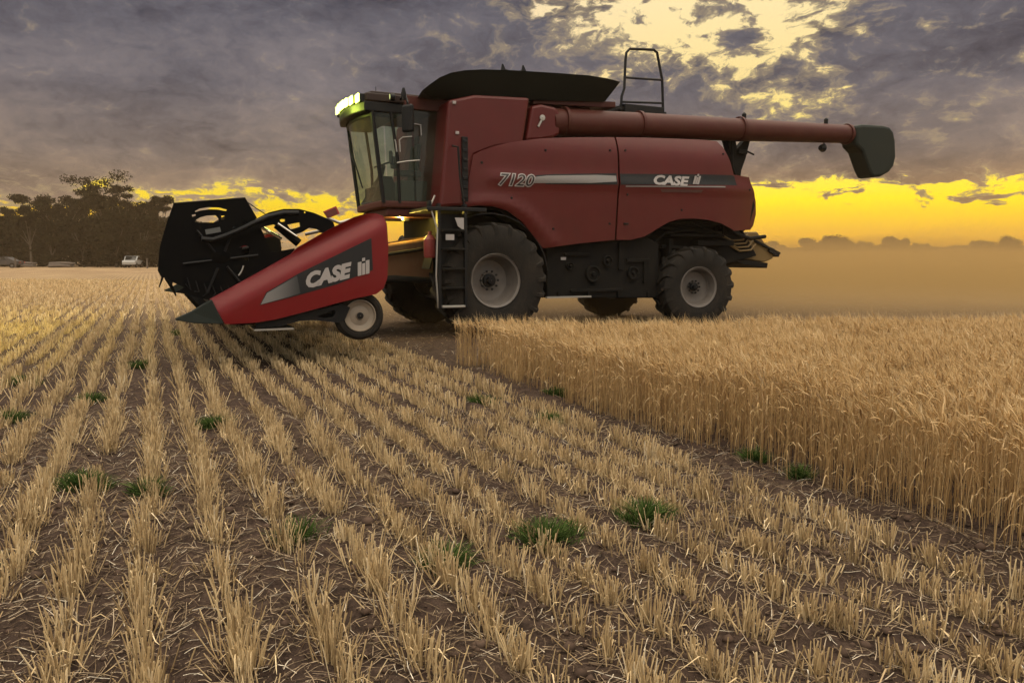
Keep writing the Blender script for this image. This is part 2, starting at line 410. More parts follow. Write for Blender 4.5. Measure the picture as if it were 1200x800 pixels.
soil = ramp(n1*0.6+n2*0.4, [(0.34, (0.018, 0.012, 0.009)), (0.50, (0.052, 0.034, 0.026)), (0.70, (0.100, 0.068, 0.050))])
chf = noise(vec(uu*1.0, vv*0.35, 0.0), 70.0, 3, 0.7)
soil = cmix(smooth(chf, 0.60, 0.74)*0.55, soil, (0.34, 0.25, 0.15))
dist = E.m('SQRT', X_*X_ + Y_*Y_)
ph = E.m('COSINE', (uu - UE)*(2*math.pi/ROW)) + (noise(tco, 3.0, 4, 0.7)-0.5)*3.0
farc = ramp(noise(vec(uu*0.25, vv*0.06, 0.0), 0.9, 8, 0.65)*0.6+noise(tco, 1.8, 6, 0.75)*0.4, [(0.30, (0.15, 0.098, 0.055)), (0.5, (0.27, 0.185, 0.105)), (0.7, (0.42, 0.30, 0.17))])
rowc = cmix(smooth(ph, -0.8, 0.9), (0.12, 0.085, 0.05), (0.40, 0.29, 0.165))
farc = cmix((1.0-smooth(dist, 45.0, 90.0))*0.5, farc, rowc)
wt = nt.nodes.new('ShaderNodeTexWhiteNoise')
nt.links.new(cmix(smooth(dist, 11.0, 34.0), soil, farc), P.inputs['Base Color'])
bp = nt.nodes.new('ShaderNodeBump'); bp.inputs['Strength'].default_value = 0.8; bp.inputs['Distance'].default_value = 0.03
nt.links.new((noise(tco, 26.0, 8, 0.7)+chf*0.3).v, bp.inputs['Height']); nt.links.new(bp.outputs[0], P.inputs['Normal'])
g = np_mesh('ground', np.stack([GX, GY, GZ], -1).reshape(-1, 3), Fg, gm, smooth_=True)
tag(g, kind='structure')

# ------------------------------------------------------------------ straw builders (numpy)
class Buf:
    def __init__(s): s.V = []; s.F = []; s.A = []; s.n = 0
    def add(s, V, Fq, A):
        s.V.append(V.reshape(-1, 3)); s.F.append(Fq.reshape(-1, 4)+s.n); s.A.append(A.ravel()); s.n += V.reshape(-1, 3).shape[0]
    def mesh(s, name, m, **k):
        return np_mesh(name, np.concatenate(s.V), np.concatenate(s.F), m, attr={'rnd': np.concatenate(s.A)}, **k)
def prisms(buf, path, rad, a, sides=3):
    """path (N,K,3) centre lines, rad (N,K) radii, a (N,) colour value"""
    N, K, _ = path.shape
    ang = RNG.random(N)[:, None, None]*6.28 + np.arange(sides)[None, None, :]*2*np.pi/sides
    off = np.stack([np.cos(ang)*rad[:, :, None], np.sin(ang)*rad[:, :, None], np.zeros((N, K, sides))], -1)
    V = path[:, :, None, :] + off
    i = np.arange(N)[:, None, None]*K*sides; k = np.arange(K-1)[None, :, None]*sides; j = np.arange(sides)[None, None, :]
    j2 = (j+1) % sides
    Fq = np.stack([i+k+j, i+k+j2, i+k+sides+j2, i+k+sides+j], -1)
    buf.add(V, Fq, np.broadcast_to(a[:, None, None], (N, K, sides)).copy())
def ribbons(buf, path, wid, a, side=None):
    N, K, _ = path.shape
    if side is None:
        t = RNG.random(N)*6.28; side = np.stack([np.cos(t), np.sin(t), np.zeros(N)], -1)
    off = side[:, None, :]*wid[:, :, None]*.5
    V = np.stack([path-off, path+off], 2)
    i = np.arange(N)[:, None]*K*2; k = np.arange(K-1)[None, :]*2
    Fq = np.stack([i+k, i+k+1, i+k+3, i+k+2], -1)
    buf.add(V, Fq, np.broadcast_to(a[:, None, None], (N, K, 2)).copy())

# crop outline: in-row edge (v direction), far edge and how far it reaches
FAR0 = gpt(530, 377, .52); FAR1 = gpt(1200, 371, .52)
def in_crop(x, y, m=0.0):
    u = x*CT+y*ST
    t = (x-FAR0.x)/(FAR1.x-FAR0.x); yf = FAR0.y+(FAR1.y-FAR0.y)*t
    return (u > UE+m) & (y < yf-m)

# --- stubble
def rows_in(y0, y1, marg):
    """points along rows inside the view wedge between distances y0 and y1"""
    pts = []
    umin, umax = -260, 120
    for k in range(int((umin-UE)/ROW), int((umax-UE)/ROW)):
        yield UE + (k+.5)*ROW
STRAW = straw_mat('stubble_straw', [(0.0, (0.20, 0.135, 0.070)), (0.3, (0.42, 0.295, 0.155)), (0.60, (0.72, 0.54, 0.295)), (0.85, (0.86, 0.69, 0.42)), (1.0, (0.90, 0.78, 0.58))], 0.22)
def row_points(y0, y1, per_m, wedge=0.78, margin=1.2):
    ks = np.arange(int((-70-UE)/ROW), int((60-UE)/ROW))
    us = UE + (ks+.5)*ROW - 0.03
    L_ = (y1-y0)/CT + 2
    outp = []
    for k, u in zip(ks, us):
        if u < -0.9*y1-2 or u > 1.5*y1+2: continue
        v0 = y0/CT-u*ST/CT-.2; v1 = y1/CT-u*ST/CT+.2
        n = int((v1-v0)*per_m); v = v0+(np.arange(n)+RNG.normal(0, .33, n))/per_m
        wob = (noise2(np.full(n, u*3.1+90), v+90, .8, 21)-.5)*.07
        x = (u+wob)*CT - v*ST; y = (u+wob)*ST + v*CT
        ok = (y > y0) & (y < y1) & (np.abs(x) < wedge*y+margin)
        outp.append(np.stack([x[ok], y[ok], np.full(ok.sum(), k), v[ok]], -1))
    P_ = np.concatenate(outp)
    return P_[~((P_[:, 0]*CT+P_[:, 1]*ST > UE-.27) & (P_[:, 1] < 60))]
def stubble(name, y0, y1, clumps_m, ns, h0, rad, K, sides, label):
    buf = Buf()
    C = row_points(y0, y1, clumps_m)
    C[:, :2] += RNG.normal(0, .012, (len(C), 2))
    dens = noise2(C[:, 3]+77, C[:, 2]*7.7+77, 1.7, 31)*.6 + noise2(C[:, 3]+7, C[:, 2]*3.3+7, 6, 32)*.4
    C = C[dens > 0.24+.12*RNG.random(len(C))]
    hh = h0*(0.78+.42*noise2(C[:, 3]+17, C[:, 2]*5.1+17, 2.2, 33))
    N = len(C); n = ns
    cx = np.repeat(C[:, 0], n); cy_ = np.repeat(C[:, 1], n); H = np.repeat(hh*RNG.uniform(.8, 1.2, N), n)*RNG.uniform(.5, 1.15, N*n)
    ang = RNG.random(N*n)*6.28; rr = np.abs(RNG.normal(0, .036, N*n))
    along = RNG.normal(0, .016, N*n)
    bx = cx + rr*np.cos(ang) - along*ST; by = cy_ + rr*np.sin(ang) + along*CT
    lean = RNG.normal(0, .15, N*n) + rr*5.5
    la = np.where(RNG.random(N*n) < .7, ang, RNG.random(N*n)*6.28)
    keep = RNG.random(N*n) < np.repeat(RNG.uniform(.2, 1.0, N), n)
    z0 = gz(bx, by)-.012
    t = np.linspace(0, 1, K)[None, :]
    bend = RNG.normal(0, .10, N*n)
    lx = np.cos(la)*lean; ly = np.sin(la)*lean
    px = bx[:, None] + (lx[:, None]*t + bend[:, None]*np.cos(la+1.3)[:, None]*t*t)*H[:, None]
    py = by[:, None] + (ly[:, None]*t + bend[:, None]*np.sin(la+1.3)[:, None]*t*t)*H[:, None]
    pz = z0[:, None] + H[:, None]*t*np.sqrt(np.clip(1-lean**2, .2, 1))[:, None]
    path = np.stack([px, py, pz], -1)[keep]
    r = (rad*RNG.uniform(.7, 1.35, N*n))[:, None]*np.linspace(1.15, .95, K)[None, :]
    a = np.clip(RNG.beta(2.6, 2.2, N*n)*.85 + np.repeat(RNG.normal(0.05, .09, N), n), 0, 1)
    if sides: prisms(buf, path, r[keep], a[keep], sides)
    else: ribbons(buf, path, r[keep]*2, a[keep])
    if y0 < 6:   # dry leaf blades hanging off the cut stems
        m = RNG.random(len(path)) < .16; B = path[m]; q = len(B)
        d = RNG.random(q)*6.28; ln = RNG.uniform(.04, .11, q); st = B[:, -1]*.5+B[:, 0]*.5
        tt = np.linspace(0, 1, 4)[None, :]
        lp = np.stack([st[:, 0:1]+np.cos(d)[:, None]*ln[:, None]*tt, st[:, 1:2]+np.sin(d)[:, None]*ln[:, None]*tt, st[:, 2:3]+ln[:, None]*(.9*tt-1.7*tt*tt)], -1)
        lp[:, :, 2] = np.maximum(lp[:, :, 2], .006)
        ribbons(buf, lp, np.full((q, 4), .005)*np.array([1, 1, .8, .2]), np.clip(RNG.beta(2, 2, q), 0, 1))
    o = buf.mesh(name, STRAW); tag(o, label, 'stubble', kind='stuff'); return o
stubble('stubble', 1.35, 6.5, 10.5, 46, .122, .0024, 3, 3, 'pale cut straw stubble standing in rows on the near brown soil')
stubble('stubble', 6.5, 15.0, 12, 22, .128, .0036, 2, 3, 'pale cut straw stubble in rows around and before the red machine')
stubble('stubble', 15.0, 46.0, 9, 7, .135, .0085, 2, 0, 'distant pale stubble rows running towards the wood')

# --- loose straw lying on the soil
def litter(y0, y1, n, wmul):
    buf = Buf()
    y = y0 + (y1-y0)*RNG.random(n)**.8; x = RNG.uniform(-1, 1, n)*(.78*y+.8)
    k = ~in_crop(x, y, .25); x = x[k]; y = y[k]; n = len(x)
    d = RNG.random(n)*6.28; ln = RNG.gamma(2.2, .030, n)+.012; K = 4
    t = np.linspace(-.5, .5, K)[None, :]; cv = RNG.normal(0, .10, n)[:, None]
    px = x[:, None] + ln[:, None]*(np.cos(d)[:, None]*t - np.sin(d)[:, None]*cv*t*t*2)
    py = y[:, None] + ln[:, None]*(np.sin(d)[:, None]*t + np.cos(d)[:, None]*cv*t*t*2)
    tilt = RNG.normal(0, .16, n)[:, None]
    pz = gz(px, py) + .005 + np.abs(RNG.normal(0, .008, n))[:, None] + ln[:, None]*tilt*t
    path = np.stack([px, py, pz], -1)
    w = (RNG.uniform(.0010, .0021, n)*wmul)[:, None]*np.ones((1, K))
    prisms(buf, path, w, np.clip(RNG.beta(2.0, 2.0, n)*1.05, 0, 1), 3)
    return buf
LIT = straw_mat('loose_straw', [(0.0, (0.10, 0.066, 0.04)), (0.45, (0.24, 0.165, 0.10)), (0.8, (0.50, 0.38, 0.25)), (1.0, (0.88, 0.80, 0.66))], 0.1)
tag(litter(1.3, 6.5, 30000, 1.05).mesh('straw_litter', LIT), 'loose straw lying on the near soil between rows', 'straw', kind='stuff')
tag(litter(6.5, 20, 26000, 2.0).mesh('straw_litter', LIT), 'loose straw lying between rows farther off', 'straw', kind='stuff')

# --- soil clods
def clods():
    n = 5200; y = 1.3+5.2*RNG.random(n); x = RNG.uniform(-1, 1, n)*(.78*y+.6); k = ~in_crop(x, y, .4); x = x[k]; y = y[k]; n = len(x)
    s = RNG.gamma(1.6, .0045, n)+.003
    ico = bmesh.new(); bmesh.ops.create_icosphere(ico, subdivisions=1, radius=1)
    v = np.array([q.co[:] for q in ico.verts]); f = np.array([[w.index for w in q.verts] for q in ico.faces]); ico.free()
    V = v[None]*(s[:, None, None])*RNG.uniform(.6, 1.3, (n, len(v), 1))*np.array([1, 1, .7])
    V = V + np.stack([x, y, gz(x, y)+s*.25], -1)[:, None]
    Ff = (f[None] + np.arange(n)[:, None, None]*len(v)).reshape(-1, 3)
    o = np_mesh('soil_clods', V.reshape(-1, 3), Ff, mat('soil_clod', (0.075, 0.05, 0.037), 0.95, var=0.5, vscale=9, spec=0.1), nper=3)
    tag(o, 'small brown clods of soil between the stubble rows', 'soil', kind='stuff')
clods()

# --- standing crop
WHEAT = straw_mat('ripe_crop_straw', [(0.0, (0.27, 0.155, 0.070)), (0.35, (0.55, 0.365, 0.165)), (0.7, (0.73, 0.53, 0.27)), (1.0, (0.88, 0.72, 0.46))], 0.42)
def crop():
    buf = Buf()
    xs = []; ys = []
    for k in range(0, 66):
        u = UE + .02 + k*.13
        n = 2700; v = RNG.uniform(-7, 14, n)
        jit = RNG.normal(0, .045, n)
        x = (u+jit)*CT - v*ST; y = (u+jit)*ST + v*CT
        xs.append(x); ys.append(y)
    x = np.concatenate(xs); y = np.concatenate(ys)
    ok = in_crop(x, y, -.03) & (y > 1.2) & (x < 13) & (x < 1.1*y+2.0)
    x = x[ok]; y = y[ok]
    # thinner outside of what the photo can see
    vis = x < .69*y+.35
    p = np.where(vis, 0.86, .45)
    de = x*CT+y*ST-UE; gap = noise2(x+70, y+70, 2.6, 45)
    p = np.where((de < .35) & (gap < .42), p*(.18+de*1.6), p)
    k = RNG.random(len(x)) < p; x = x[k]; y = y[k]; N = len(x)
    hm = .525 + (noise2(x+40, y+40, .9, 41)-.5)*.05 + (noise2(x+40, y+40, 3.5, 42)-.5)*.05
    H = hm*RNG.normal(.97, .055, N)
    short = RNG.random(N) < .12; H = np.where(short, H*RNG.uniform(.6, .9, N), H)
    z0 = gz(x, y)-.01
    wa = R(200)+RNG.normal(0, .9, N)        # nodding direction, loosely shared
    lean = np.abs(RNG.normal(.06, .07, N)); la = RNG.random(N)*6.28
    K = 5; t = np.linspace(0, 1, K)[None, :]
    sx = x[:, None] + H[:, None]*(np.cos(la)*lean)[:, None]*t**1.5
    sy = y[:, None] + H[:, None]*(np.sin(la)*lean)[:, None]*t**1.5
    sz = z0[:, None] + H[:, None]*t*.90
    stem = np.stack([sx, sy, sz], -1)
    a = np.clip(RNG.beta(2.4, 2.2, N)*.9 + (noise2(x+9, y+9, 2.5, 43)-.5)*.3, 0, 1)
    r = np.linspace(.0019, .0013, K)[None, :]*RNG.uniform(.8, 1.25, N)[:, None]
    prisms(buf, stem, r, a, 3)
    # nodding ear: starts at stem tip, curves over
    top = stem[:, -1]; dx_, dy_ = np.cos(wa), np.sin(wa)
    nod = RNG.beta(1.3, 2.4, N)*1.5; EL = RNG.uniform(.055, .085, N); K2 = 6
    tt = np.linspace(0, 1, K2)
    ear = np.zeros((N, K2, 3)); ear[:, 0] = top
    pitch = R(80) - nod*.35
    for i in range(1, K2):
        pi_ = pitch - nod*1.25*tt[i]
        st = EL/(K2-1)*(1.5 if i == 1 else 1)
        ear[:, i, 0] = ear[:, i-1, 0]+np.cos(pi_)*dx_*st; ear[:, i, 1] = ear[:, i-1, 1]+np.cos(pi_)*dy_*st; ear[:, i, 2] = ear[:, i-1, 2]+np.sin(pi_)*st
    rr = np.array([.0013, .0038, .0048, .0046, .0036, .0012])[None]*RNG.uniform(.8, 1.15, N)[:, None]
    ae = np.clip(a*.8+RNG.normal(.12, .12, N), 0, 1)
    # ear section perpendicular enough for upright and nodding ears: squash sideways ring vertically too
    side = np.stack([-dy_, dx_, np.zeros(N)], -1)
    V = np.zeros((N, K2, 4, 3))
    for i in range(K2):
        d = ear[:, min(i+1, K2-1)] - ear[:, max(i-1, 0)]; d /= np.linalg.norm(d, axis=1, keepdims=True)+1e-9
        nrm = np.cross(side, d)
        V[:, i, 0] = ear[:, i]+side*rr[:, i, None]; V[:, i, 1] = ear[:, i]+nrm*rr[:, i, None]*.75
        V[:, i, 2] = ear[:, i]-side*rr[:, i, None]; V[:, i, 3] = ear[:, i]-nrm*rr[:, i, None]*.75
    ii = np.arange(N)[:, None, None]*K2*4; kk = np.arange(K2-1)[None, :, None]*4; jj = np.arange(4)[None, None, :]; j2 = (jj+1) % 4
    buf.add(V, np.stack([ii+kk+jj, ii+kk+j2, ii+kk+4+j2, ii+kk+4+jj], -1), np.broadcast_to(ae[:, None, None], (N, K2, 4)).copy())
    # awns
    for q in range(5):
        f0 = RNG.integers(1, K2-1, N); st = ear[np.arange(N), f0]
        d = ear[:, -1]-ear[:, 1]; d /= np.linalg.norm(d, axis=1, keepdims=True)
        d = d + RNG.normal(0, .20, (N, 3)) ; d[:, 2] += .05
        ln = RNG.uniform(.05, .10, N)
        path = np.stack([st, st+d*ln[:, None]*.55, st+d*ln[:, None]+np.array([0, 0, -.006])], 1)
        ribbons(buf, path, np.array([[.0016, .0011, .0004]])*np.ones((N, 1)), np.clip(ae+.12, 0, 1))
    # leaves
    for q in range(2):
        m = RNG.random(N) < (.42 if q == 0 else .22); n = m.sum(); B = stem[m]; h = RNG.integers(1, 4, n); st = B[np.arange(n), h]
        d = RNG.random(n)*6.28; ln = RNG.uniform(.07, .17, n); tq = np.linspace(0, 1, 5)[None, :]
        dr = RNG.uniform(.9, 2.0, n)[:, None]
        lp = np.stack([st[:, 0:1]+np.cos(d)[:, None]*ln[:, None]*tq*.7, st[:, 1:2]+np.sin(d)[:, None]*ln[:, None]*tq*.7, st[:, 2:3]+ln[:, None]*(1.0*tq-dr*tq*tq)], -1)
        lp[:, :, 2] = np.maximum(lp[:, :, 2], .01)
        ribbons(buf, lp, np.array([[.005, .007, .006, .004, .001]])*np.ones((n, 1)), np.clip(RNG.beta(2, 2, n), 0, 1))
    o = buf.mesh('barley_crop', WHEAT); tag(o, 'ripe golden barley still standing to the right of the stubble', 'barley', kind='stuff')
    print('crop stems', N)
crop()

# --- green weeds
WEED = straw_mat('green_weed_leaf', [(0.0, (0.016, 0.032, 0.008)), (0.5, (0.050, 0.088, 0.022)), (1.0, (0.13, 0.18, 0.055))], 0.3, 0.0)
def weed(px, py, s, n, label):
    b = Buf(); c = gpt(px, py); n = int(n*1.7)
    r0 = s*np.minimum(np.abs(RNG.normal(0, .62, n)), 1.15); a = RNG.random(n)*6.28; x = r0*np.cos(a)*1.1; y = r0*np.sin(a)*.9
    d = a+RNG.normal(0, .6, n); ln = RNG.uniform(.04, .13, n)*np.clip(1.15-.4*r0/s, .3, 2); t = np.linspace(0, 1, 5)[None, :]
    sp_ = RNG.uniform(.2, 1.3, n)[:, None]
    z0 = (gz(x+c.x, y+c.y)-.005)[:, None]
    path = np.stack([x[:, None]+np.cos(d)[:, None]*ln[:, None]*sp_*t**1.4, y[:, None]+np.sin(d)[:, None]*ln[:, None]*sp_*t**1.4, z0+ln[:, None]*(t-.35*sp_*t*t)], -1)
    ribbons(b, path, np.array([[.003, .0045, .004, .003, .0008]])*np.ones((n, 1))*(1+.05*c.y), RNG.random(n))
    o = b.mesh('weed_tuft', WEED); o.location = (c.x, c.y, 0)
    tag(o, label, 'weed', 'green weed tufts in the stubble')
for w in [(100, 572, .115, 520, 'wide green weed tuft at the left, largest of all the tufts'),
          (252, 502, .10, 360, 'dense green tuft between two stubble rows, below the pointed nose of the header'),
          (173, 578, .075, 220, 'small green tuft just right of the largest weed'),
          (107, 470, .10, 240, 'green tuft farther up the rows above the largest weed'),
          (640, 632, .13, 420, 'broad green weed patch in the rows at the middle foreground'),
          (525, 660, .08, 260, 'green tuft close left of and below the broad middle weed patch'),
          (755, 610, .11, 300, 'thin green weeds right of the broad middle weed patch'),
          (884, 541, .05, 300, 'upright bright green weed growing in the face of the standing barley'),
          (938, 562, .05, 140, 'low dim green weed at the barley foot beside the upright one'),
          (645, 496, .09, 240, 'green tuft a little left of the barley edge, halfway along it'),
          (565, 472, .12, 240, 'sparse green weeds near the far corner of the standing barley'),
          (655, 462, .10, 240, 'green weed under the standing barley edge near its far corner'),
          (163, 432, .13, 260, 'small dark green tuft up the rows near the header nose'),
          (10, 495, .14, 300, 'green tuft cut by the left border of the picture'),
          (30, 450, .13, 240, 'small green tuft far up the rows near the left border'),
          (350, 632, .10, 120, 'faint sparse green seedlings on bare soil in the lower left'),
          (207, 392, .16, 260, 'green weed on the ground right under the pointed header nose')]:
    weed(*w)

# ------------------------------------------------------------------ combine harvester
H = empty('combine_harvester', (OX, OY, 0), TH)
tag(H, 'big red combine harvester with black hopper, cab lamps lit and raised grain header', 'combine harvester')

def tyre(name, r, w, rr, nlug, lugh, parent, cx, cyy, cz, steer=0.0, face=-1, seg=64, lug=True):
    """upright wheel about the y axis; face = side that shows (towards -y or +y)"""
    b = MB(); R0 = r-lugh
    prof = [(rr, -w*.36), (rr+.03, -w*.45), (rr+(R0-rr)*.35, -w*.50), (rr+(R0-rr)*.75, -w*.49), (R0-.02, -w*.43), (R0, -w*.36), (R0+.005, 0),
            (R0, w*.36), (R0-.02, w*.43), (rr+(R0-rr)*.75, w*.49), (rr+(R0-rr)*.35, w*.50), (rr+.03, w*.45), (rr, w*.36)]
    b.lathe(prof, (0, 0, 0), 'y', seg)
    if lug:
        for k in range(nlug):
            for s_ in (-1, 1):
                t0 = 2*math.pi*(k + (0.5 if s_ > 0 else 0))/nlug; da = 2*math.pi/nlug*.62
                rings = []
                for q, (yf, rad0, rad1) in enumerate([(0.03, R0-.02, r), (.22, R0-.02, r), (.40, R0-.03, r-.004), (.485, R0-.12, r-.055), (.50, R0-.16, r-.12)]):
                    ta = t0 + da*(1-yf*2)*1.15; wd = .030/r
                    yy = s_*w*yf
                    rings.append([(rad0*math.cos(ta-wd*1.3), yy, rad0*math.sin(ta-wd*1.3)), (rad1*math.cos(ta-wd), yy, rad1*math.sin(ta-wd)),
                                  (rad1*math.cos(ta+wd), yy, rad1*math.sin(ta+wd)), (rad0*math.cos(ta+wd*1.3), yy, rad0*math.sin(ta+wd*1.3))])
                b.loft(rings)
    else:
        for g_ in (-.2, 0, .2):
            b.lathe([(R0-.002, w*g_-.02), (r, w*g_-.015), (r, w*g_+.015), (R0-.002, w*g_+.02)], (0, 0, 0), 'y', seg)
    o = b.build(name, RUB, parent, True); o.location = (cx, cyy, cz); o.rotation_euler = (0, 0, steer)
    return o
def rim(parent, rr, w, dish, hubr, mat_, face=-1, bolts=10):
    f = face
    b = MB()
    b.lathe([(rr+.02, f*w*.47), (rr+.028, f*w*.44), (rr-.012, f*w*.42), (rr-.03, f*w*.30), (rr-.045, f*w*.10), (rr*.86, f*(w*.47-dish*.80)), (rr*.80, f*(w*.47-dish*.95)),
             (rr*.60, f*(w*.47-dish)), (hubr*1.25, f*(w*.47-dish*.98)), (hubr*1.2, f*(w*.47-dish*.9)), (.01, f*(w*.47-dish*.9))], (0, 0, 0), 'y', 48)
    b.lathe([(rr+.005, -f*w*.40), (rr-.04, -f*w*.30), (rr-.05, 0), (rr-.045, f*w*.1)], (0, 0, 0), 'y', 48)
    o = b.build('rim', mat_, parent, True, ang=30)
    b = MB(); y = f*(w*.47-dish*.9)
    b.lathe([(hubr, y), (hubr*.95, y+f*.05), (hubr*.55, y+f*.06), (hubr*.5, y+f*.12), (.01, y+f*.125)], (0, 0, 0), 'y', 24)
    for k in range(bolts):
        t = 2*math.pi*k/bolts; q = hubr*1.35
        b.lathe([(.020, y-.03), (.020, y+f*.05), (.002, y+f*.055)], (q*math.cos(t), 0, q*math.sin(t)), 'y', 6)
    b.build('hub', BLK, parent, True)
for yy, f in ((-1.55, -1), (1.55, 1)):
    t = tyre('wheel', .95, .72, .42, 20, .045, H, 0, yy, .93, 0, f); rim(t, .42, .72, .36, .115, RIM, f)
for yy, f in ((-1.50, -1), (1.50, 1)):
    t = tyre('wheel', .77, .56, .36, 18, .045, H, 4.27, yy, .755, R(-9), f); rim(t, .36, .56, .26, .085, RIM, f)

# arch curve of the front mudguard
arch = LL([(545, 243), (560, 240.5), (578, 242), (595, 247), (613, 260), (628, 278), (638, 291)], -1.6)
flare = LL([(548, 238), (575, 236), (598, 240), (618, 252), (634, 268), (648, 286)], -1.6)
def dseg(x, z, pl):
    m = 9
    for (a, b), (c, d) in zip(pl, pl[1:]):
        vx, vz = c-a, d-b; t = max(0, min(1, ((x-a)*vx+(z-b)*vz)/(vx*vx+vz*vz))); m = min(m, math.hypot(x-a-t*vx, z-b-t*vz))
    return m
def fy(x, z):
    y = -1.60
    if z > 3.05: y += ((z-3.05)/.45)**2*.13
    if z < 2.45: y += (2.45-z)*.05
    y -= .035*math.exp(-((z-2.62)/.10)**2)*(1 if x > 0 else 0)
    if x > 4.6: y += (x-4.6)**2*.14
    if x < 0.1: y += (0.1-x)**2*.7
    d = dseg(x, z, flare)
    if x < 1.6: y -= .055*math.exp(-(d/.085)**2)
    return y
TOPF = [(557, 181), (566, 176), (580, 171), (597, 167), (614, 164.5), (635, 162), (655, 161), (680, 160.3), (723.2, 160)]
front_out = LL([(549, 236), (553, 205)], -1.6) + LL(TOPF, -1.6) + LL([(724.2, 200), (721.8, 281), (682, 285), (645, 290)], -1.6) + arch[::-1]
def dedupe(p): return [q for i, q in enumerate(p) if math.hypot(q[0]-p[i-1][0], q[1]-p[i-1][1]) > .01]
fp = curved_panel('side_panel', dedupe(front_out), fy, .03, RED, H)
rear_out = LL([(725.2, 160), (760, 160.3), (800, 161.5), (830, 162.7), (846, 164.5), (851, 172), (857, 189), (861.5, 204.5), (884, 207), (890.5, 224), (895.5, 235), (897, 250), (893, 264), (888, 269), (873, 269.5),
              (864, 270.5), (858, 267), (846, 261.5), (830, 257.5), (815, 256), (800, 256.2), (785, 260), (770, 269), (757, 277), (741, 281), (723.8, 281), (726.3, 200)], -1.6)
rp = curved_panel('side_panel', dedupe(rear_out), fy, .03, RED, H)
# far side panels
def fyf(x, z): return -fy(x, z)
curved_panel('side_panel', dedupe(front_out), fyf, -.03, RED, H, .3, .2); curved_panel('side_panel', dedupe(rear_out), fyf, -.03, RED, H, .3, .2)
# inner body, arches and chassis
b = MB(); b.prism(LL([(560, 184), (724, 166), (844, 170), (857, 207), (884, 210), (893, 240), (886, 264), (845, 262), (815, 257), (790, 257), (757, 275), (640, 286), (590, 246), (552, 243)], -1.6), -1.40, 1.40)
b.build('inner_body', GRIME, H)
b = MB(); b.prism([(-.7, .95), (-.7, 2.0), (.2, 2.2), (5.9, 2.0), (6.4, 1.35), (5.0, 1.05), (3.55, .62), (1.0, .60), (.9, .75)], -.92, .92)
b.build('chassis', GRIME, H, bevel=.03)
b = MB(); b.prism(LL([(640, 290), (640, 349), (771, 349), (771, 285), (757, 278), (722, 282)], -1.35), -1.38, -1.0)
b.build('lower_side_cover', GRIME, H, bevel=.02)
b = MB(); b.tube([(0, -1.3, .93), (0, 1.3, .93)], .17, 16); b.box((0, 0, 1.0), (.6, 1.4, .5)); b.build('axle', GRIME, H, True); b = MB(); b.tube([(4.27, -1.3, .75), (4.27, 1.3, .75)], .12, 12); b.box((4.27, 0, .95), (.4, .9, .35))
b.build('axle', GRIME, H, True)
# mudguard underside (front)
b = MB()
rg = []
for k in range(13):
    t = R(170 - k*13.5); rg.append([(1.10*math.cos(t)+.05, yy, .93+1.12*math.sin(t)) for yy in (-1.55, -1.15)]+[(1.08*math.cos(t)+.05, yy, .93+1.10*math.sin(t)) for yy in (-1.15, -1.55)])
b.loft(rg); b.build('mudguard', BLK, H)
# machinery details in the dark lower side and above the rear wheel
b = MB()
for (px, py, r) in [(695, 321, .15), (712, 306, .10), (668, 312, .07), (742, 320, .12)]:
    x, z = L(px, py, -1.42); b.lathe([(r, .05), (r, -.03), (r*.8, -.035), (r*.75, .0), (r*.3, .0), (r*.25, -.05), (.005, -.05)], (x, -1.42, z), 'y', 20)
for (px, py, w, h) in [(728, 300, .10, .5), (748, 305, .5, .06), (756, 318, .05, .45), (700, 340, 1.1, .05), (676, 298, .5, .05)]:
    x, z = L(px, py, -1.42); b.box((x, -1.40, z), (w, .06, h))
for px in (655, 690, 725, 760):
    x, z = L(px, 345, -1.42); b.box((x, -1.40, z), (.04, .05, .10))
b.build('belt_drive', GRIME, H, True, bevel=.006)
b = MB()
for k, (px, py, w, h) in enumerate([(800, 264, 1.5, .05), (806, 270, 1.5, .05), (812, 276, 1.3, .05), (795, 290, .9, .06), (835, 285, .9, .10), (780, 295, .08, .5), (850, 270, .25, .2)]):
    x, z = L(px, py, -1.1); b.box((x, -1.05-.04*(k % 3), z), (w, .25, h), (0, .05*(k % 2), 0))
b.tube([(3.2, -1.2, 1.55), (3.7, -1.25, 1.95), (4.4, -1.2, 1.98), (5.2, -1.2, 1.75)], .03, 8); b.tube([(3.3, -1.22, 1.4), (3.8, -1.27, 1.78), (4.5, -1.2, 1.84), (5.6, -1.1, 1.62)], .025, 8)
b.build('rear_linkage', GRIME, H, bevel=.01)
b = MB(); x0, z0 = L(640, 348.5, -1.4); x1, z1 = L(692, 348.5, -1.4); b.box(((x0+x1)/2, -1.4, z0+.0), (x1-x0, .06, .03)); b.build('rail', STEEL, H)
for px, py in [(660, 303), (727, 303)]:
    b = MB(); x, z = L(px, py, -1.39); b.box((x, -1.395, z), (.10, .012, .05)); b.build('warning_plate', LETT, H)

# decals
def strip(name, pts, m, off, parent):
    """a thin decal which follows the side panel"""
    return curved_panel(name, dedupe(LL(pts, -1.62)), lambda x, z: fy(x, z)-off, .002, m, parent, .1, .05)
strip('stripe', [(627, 205.5), (650, 204), (723, 203), (723, 216.5), (640, 216)], DECB, .004, fp)
strip('stripe', [(626, 207.5), (640, 206), (700, 205), (722, 206), (722, 213), (690, 214.8), (625, 214.8)], SILV, .007, fp)
strip('stripe', [(727, 203.5), (800, 204), (859, 205), (863, 206), (866, 217), (800, 216.5), (727, 216.5)], DECB, .004, rp)
sv = strip('stripe', [(733, 217.6), (850, 218.2), (850, 219.8), (733, 219.2)], SILV, .004, rp)
x, z = L(583, 216.5, -1.62); lettering('lettering', '7120', .27, x, z, 0, LETT, fp, offset=.016, spacing=1.02, fy=lambda x, z: fy(x, z)-.006, label='pale outline of the number 7120', wide=1.18)
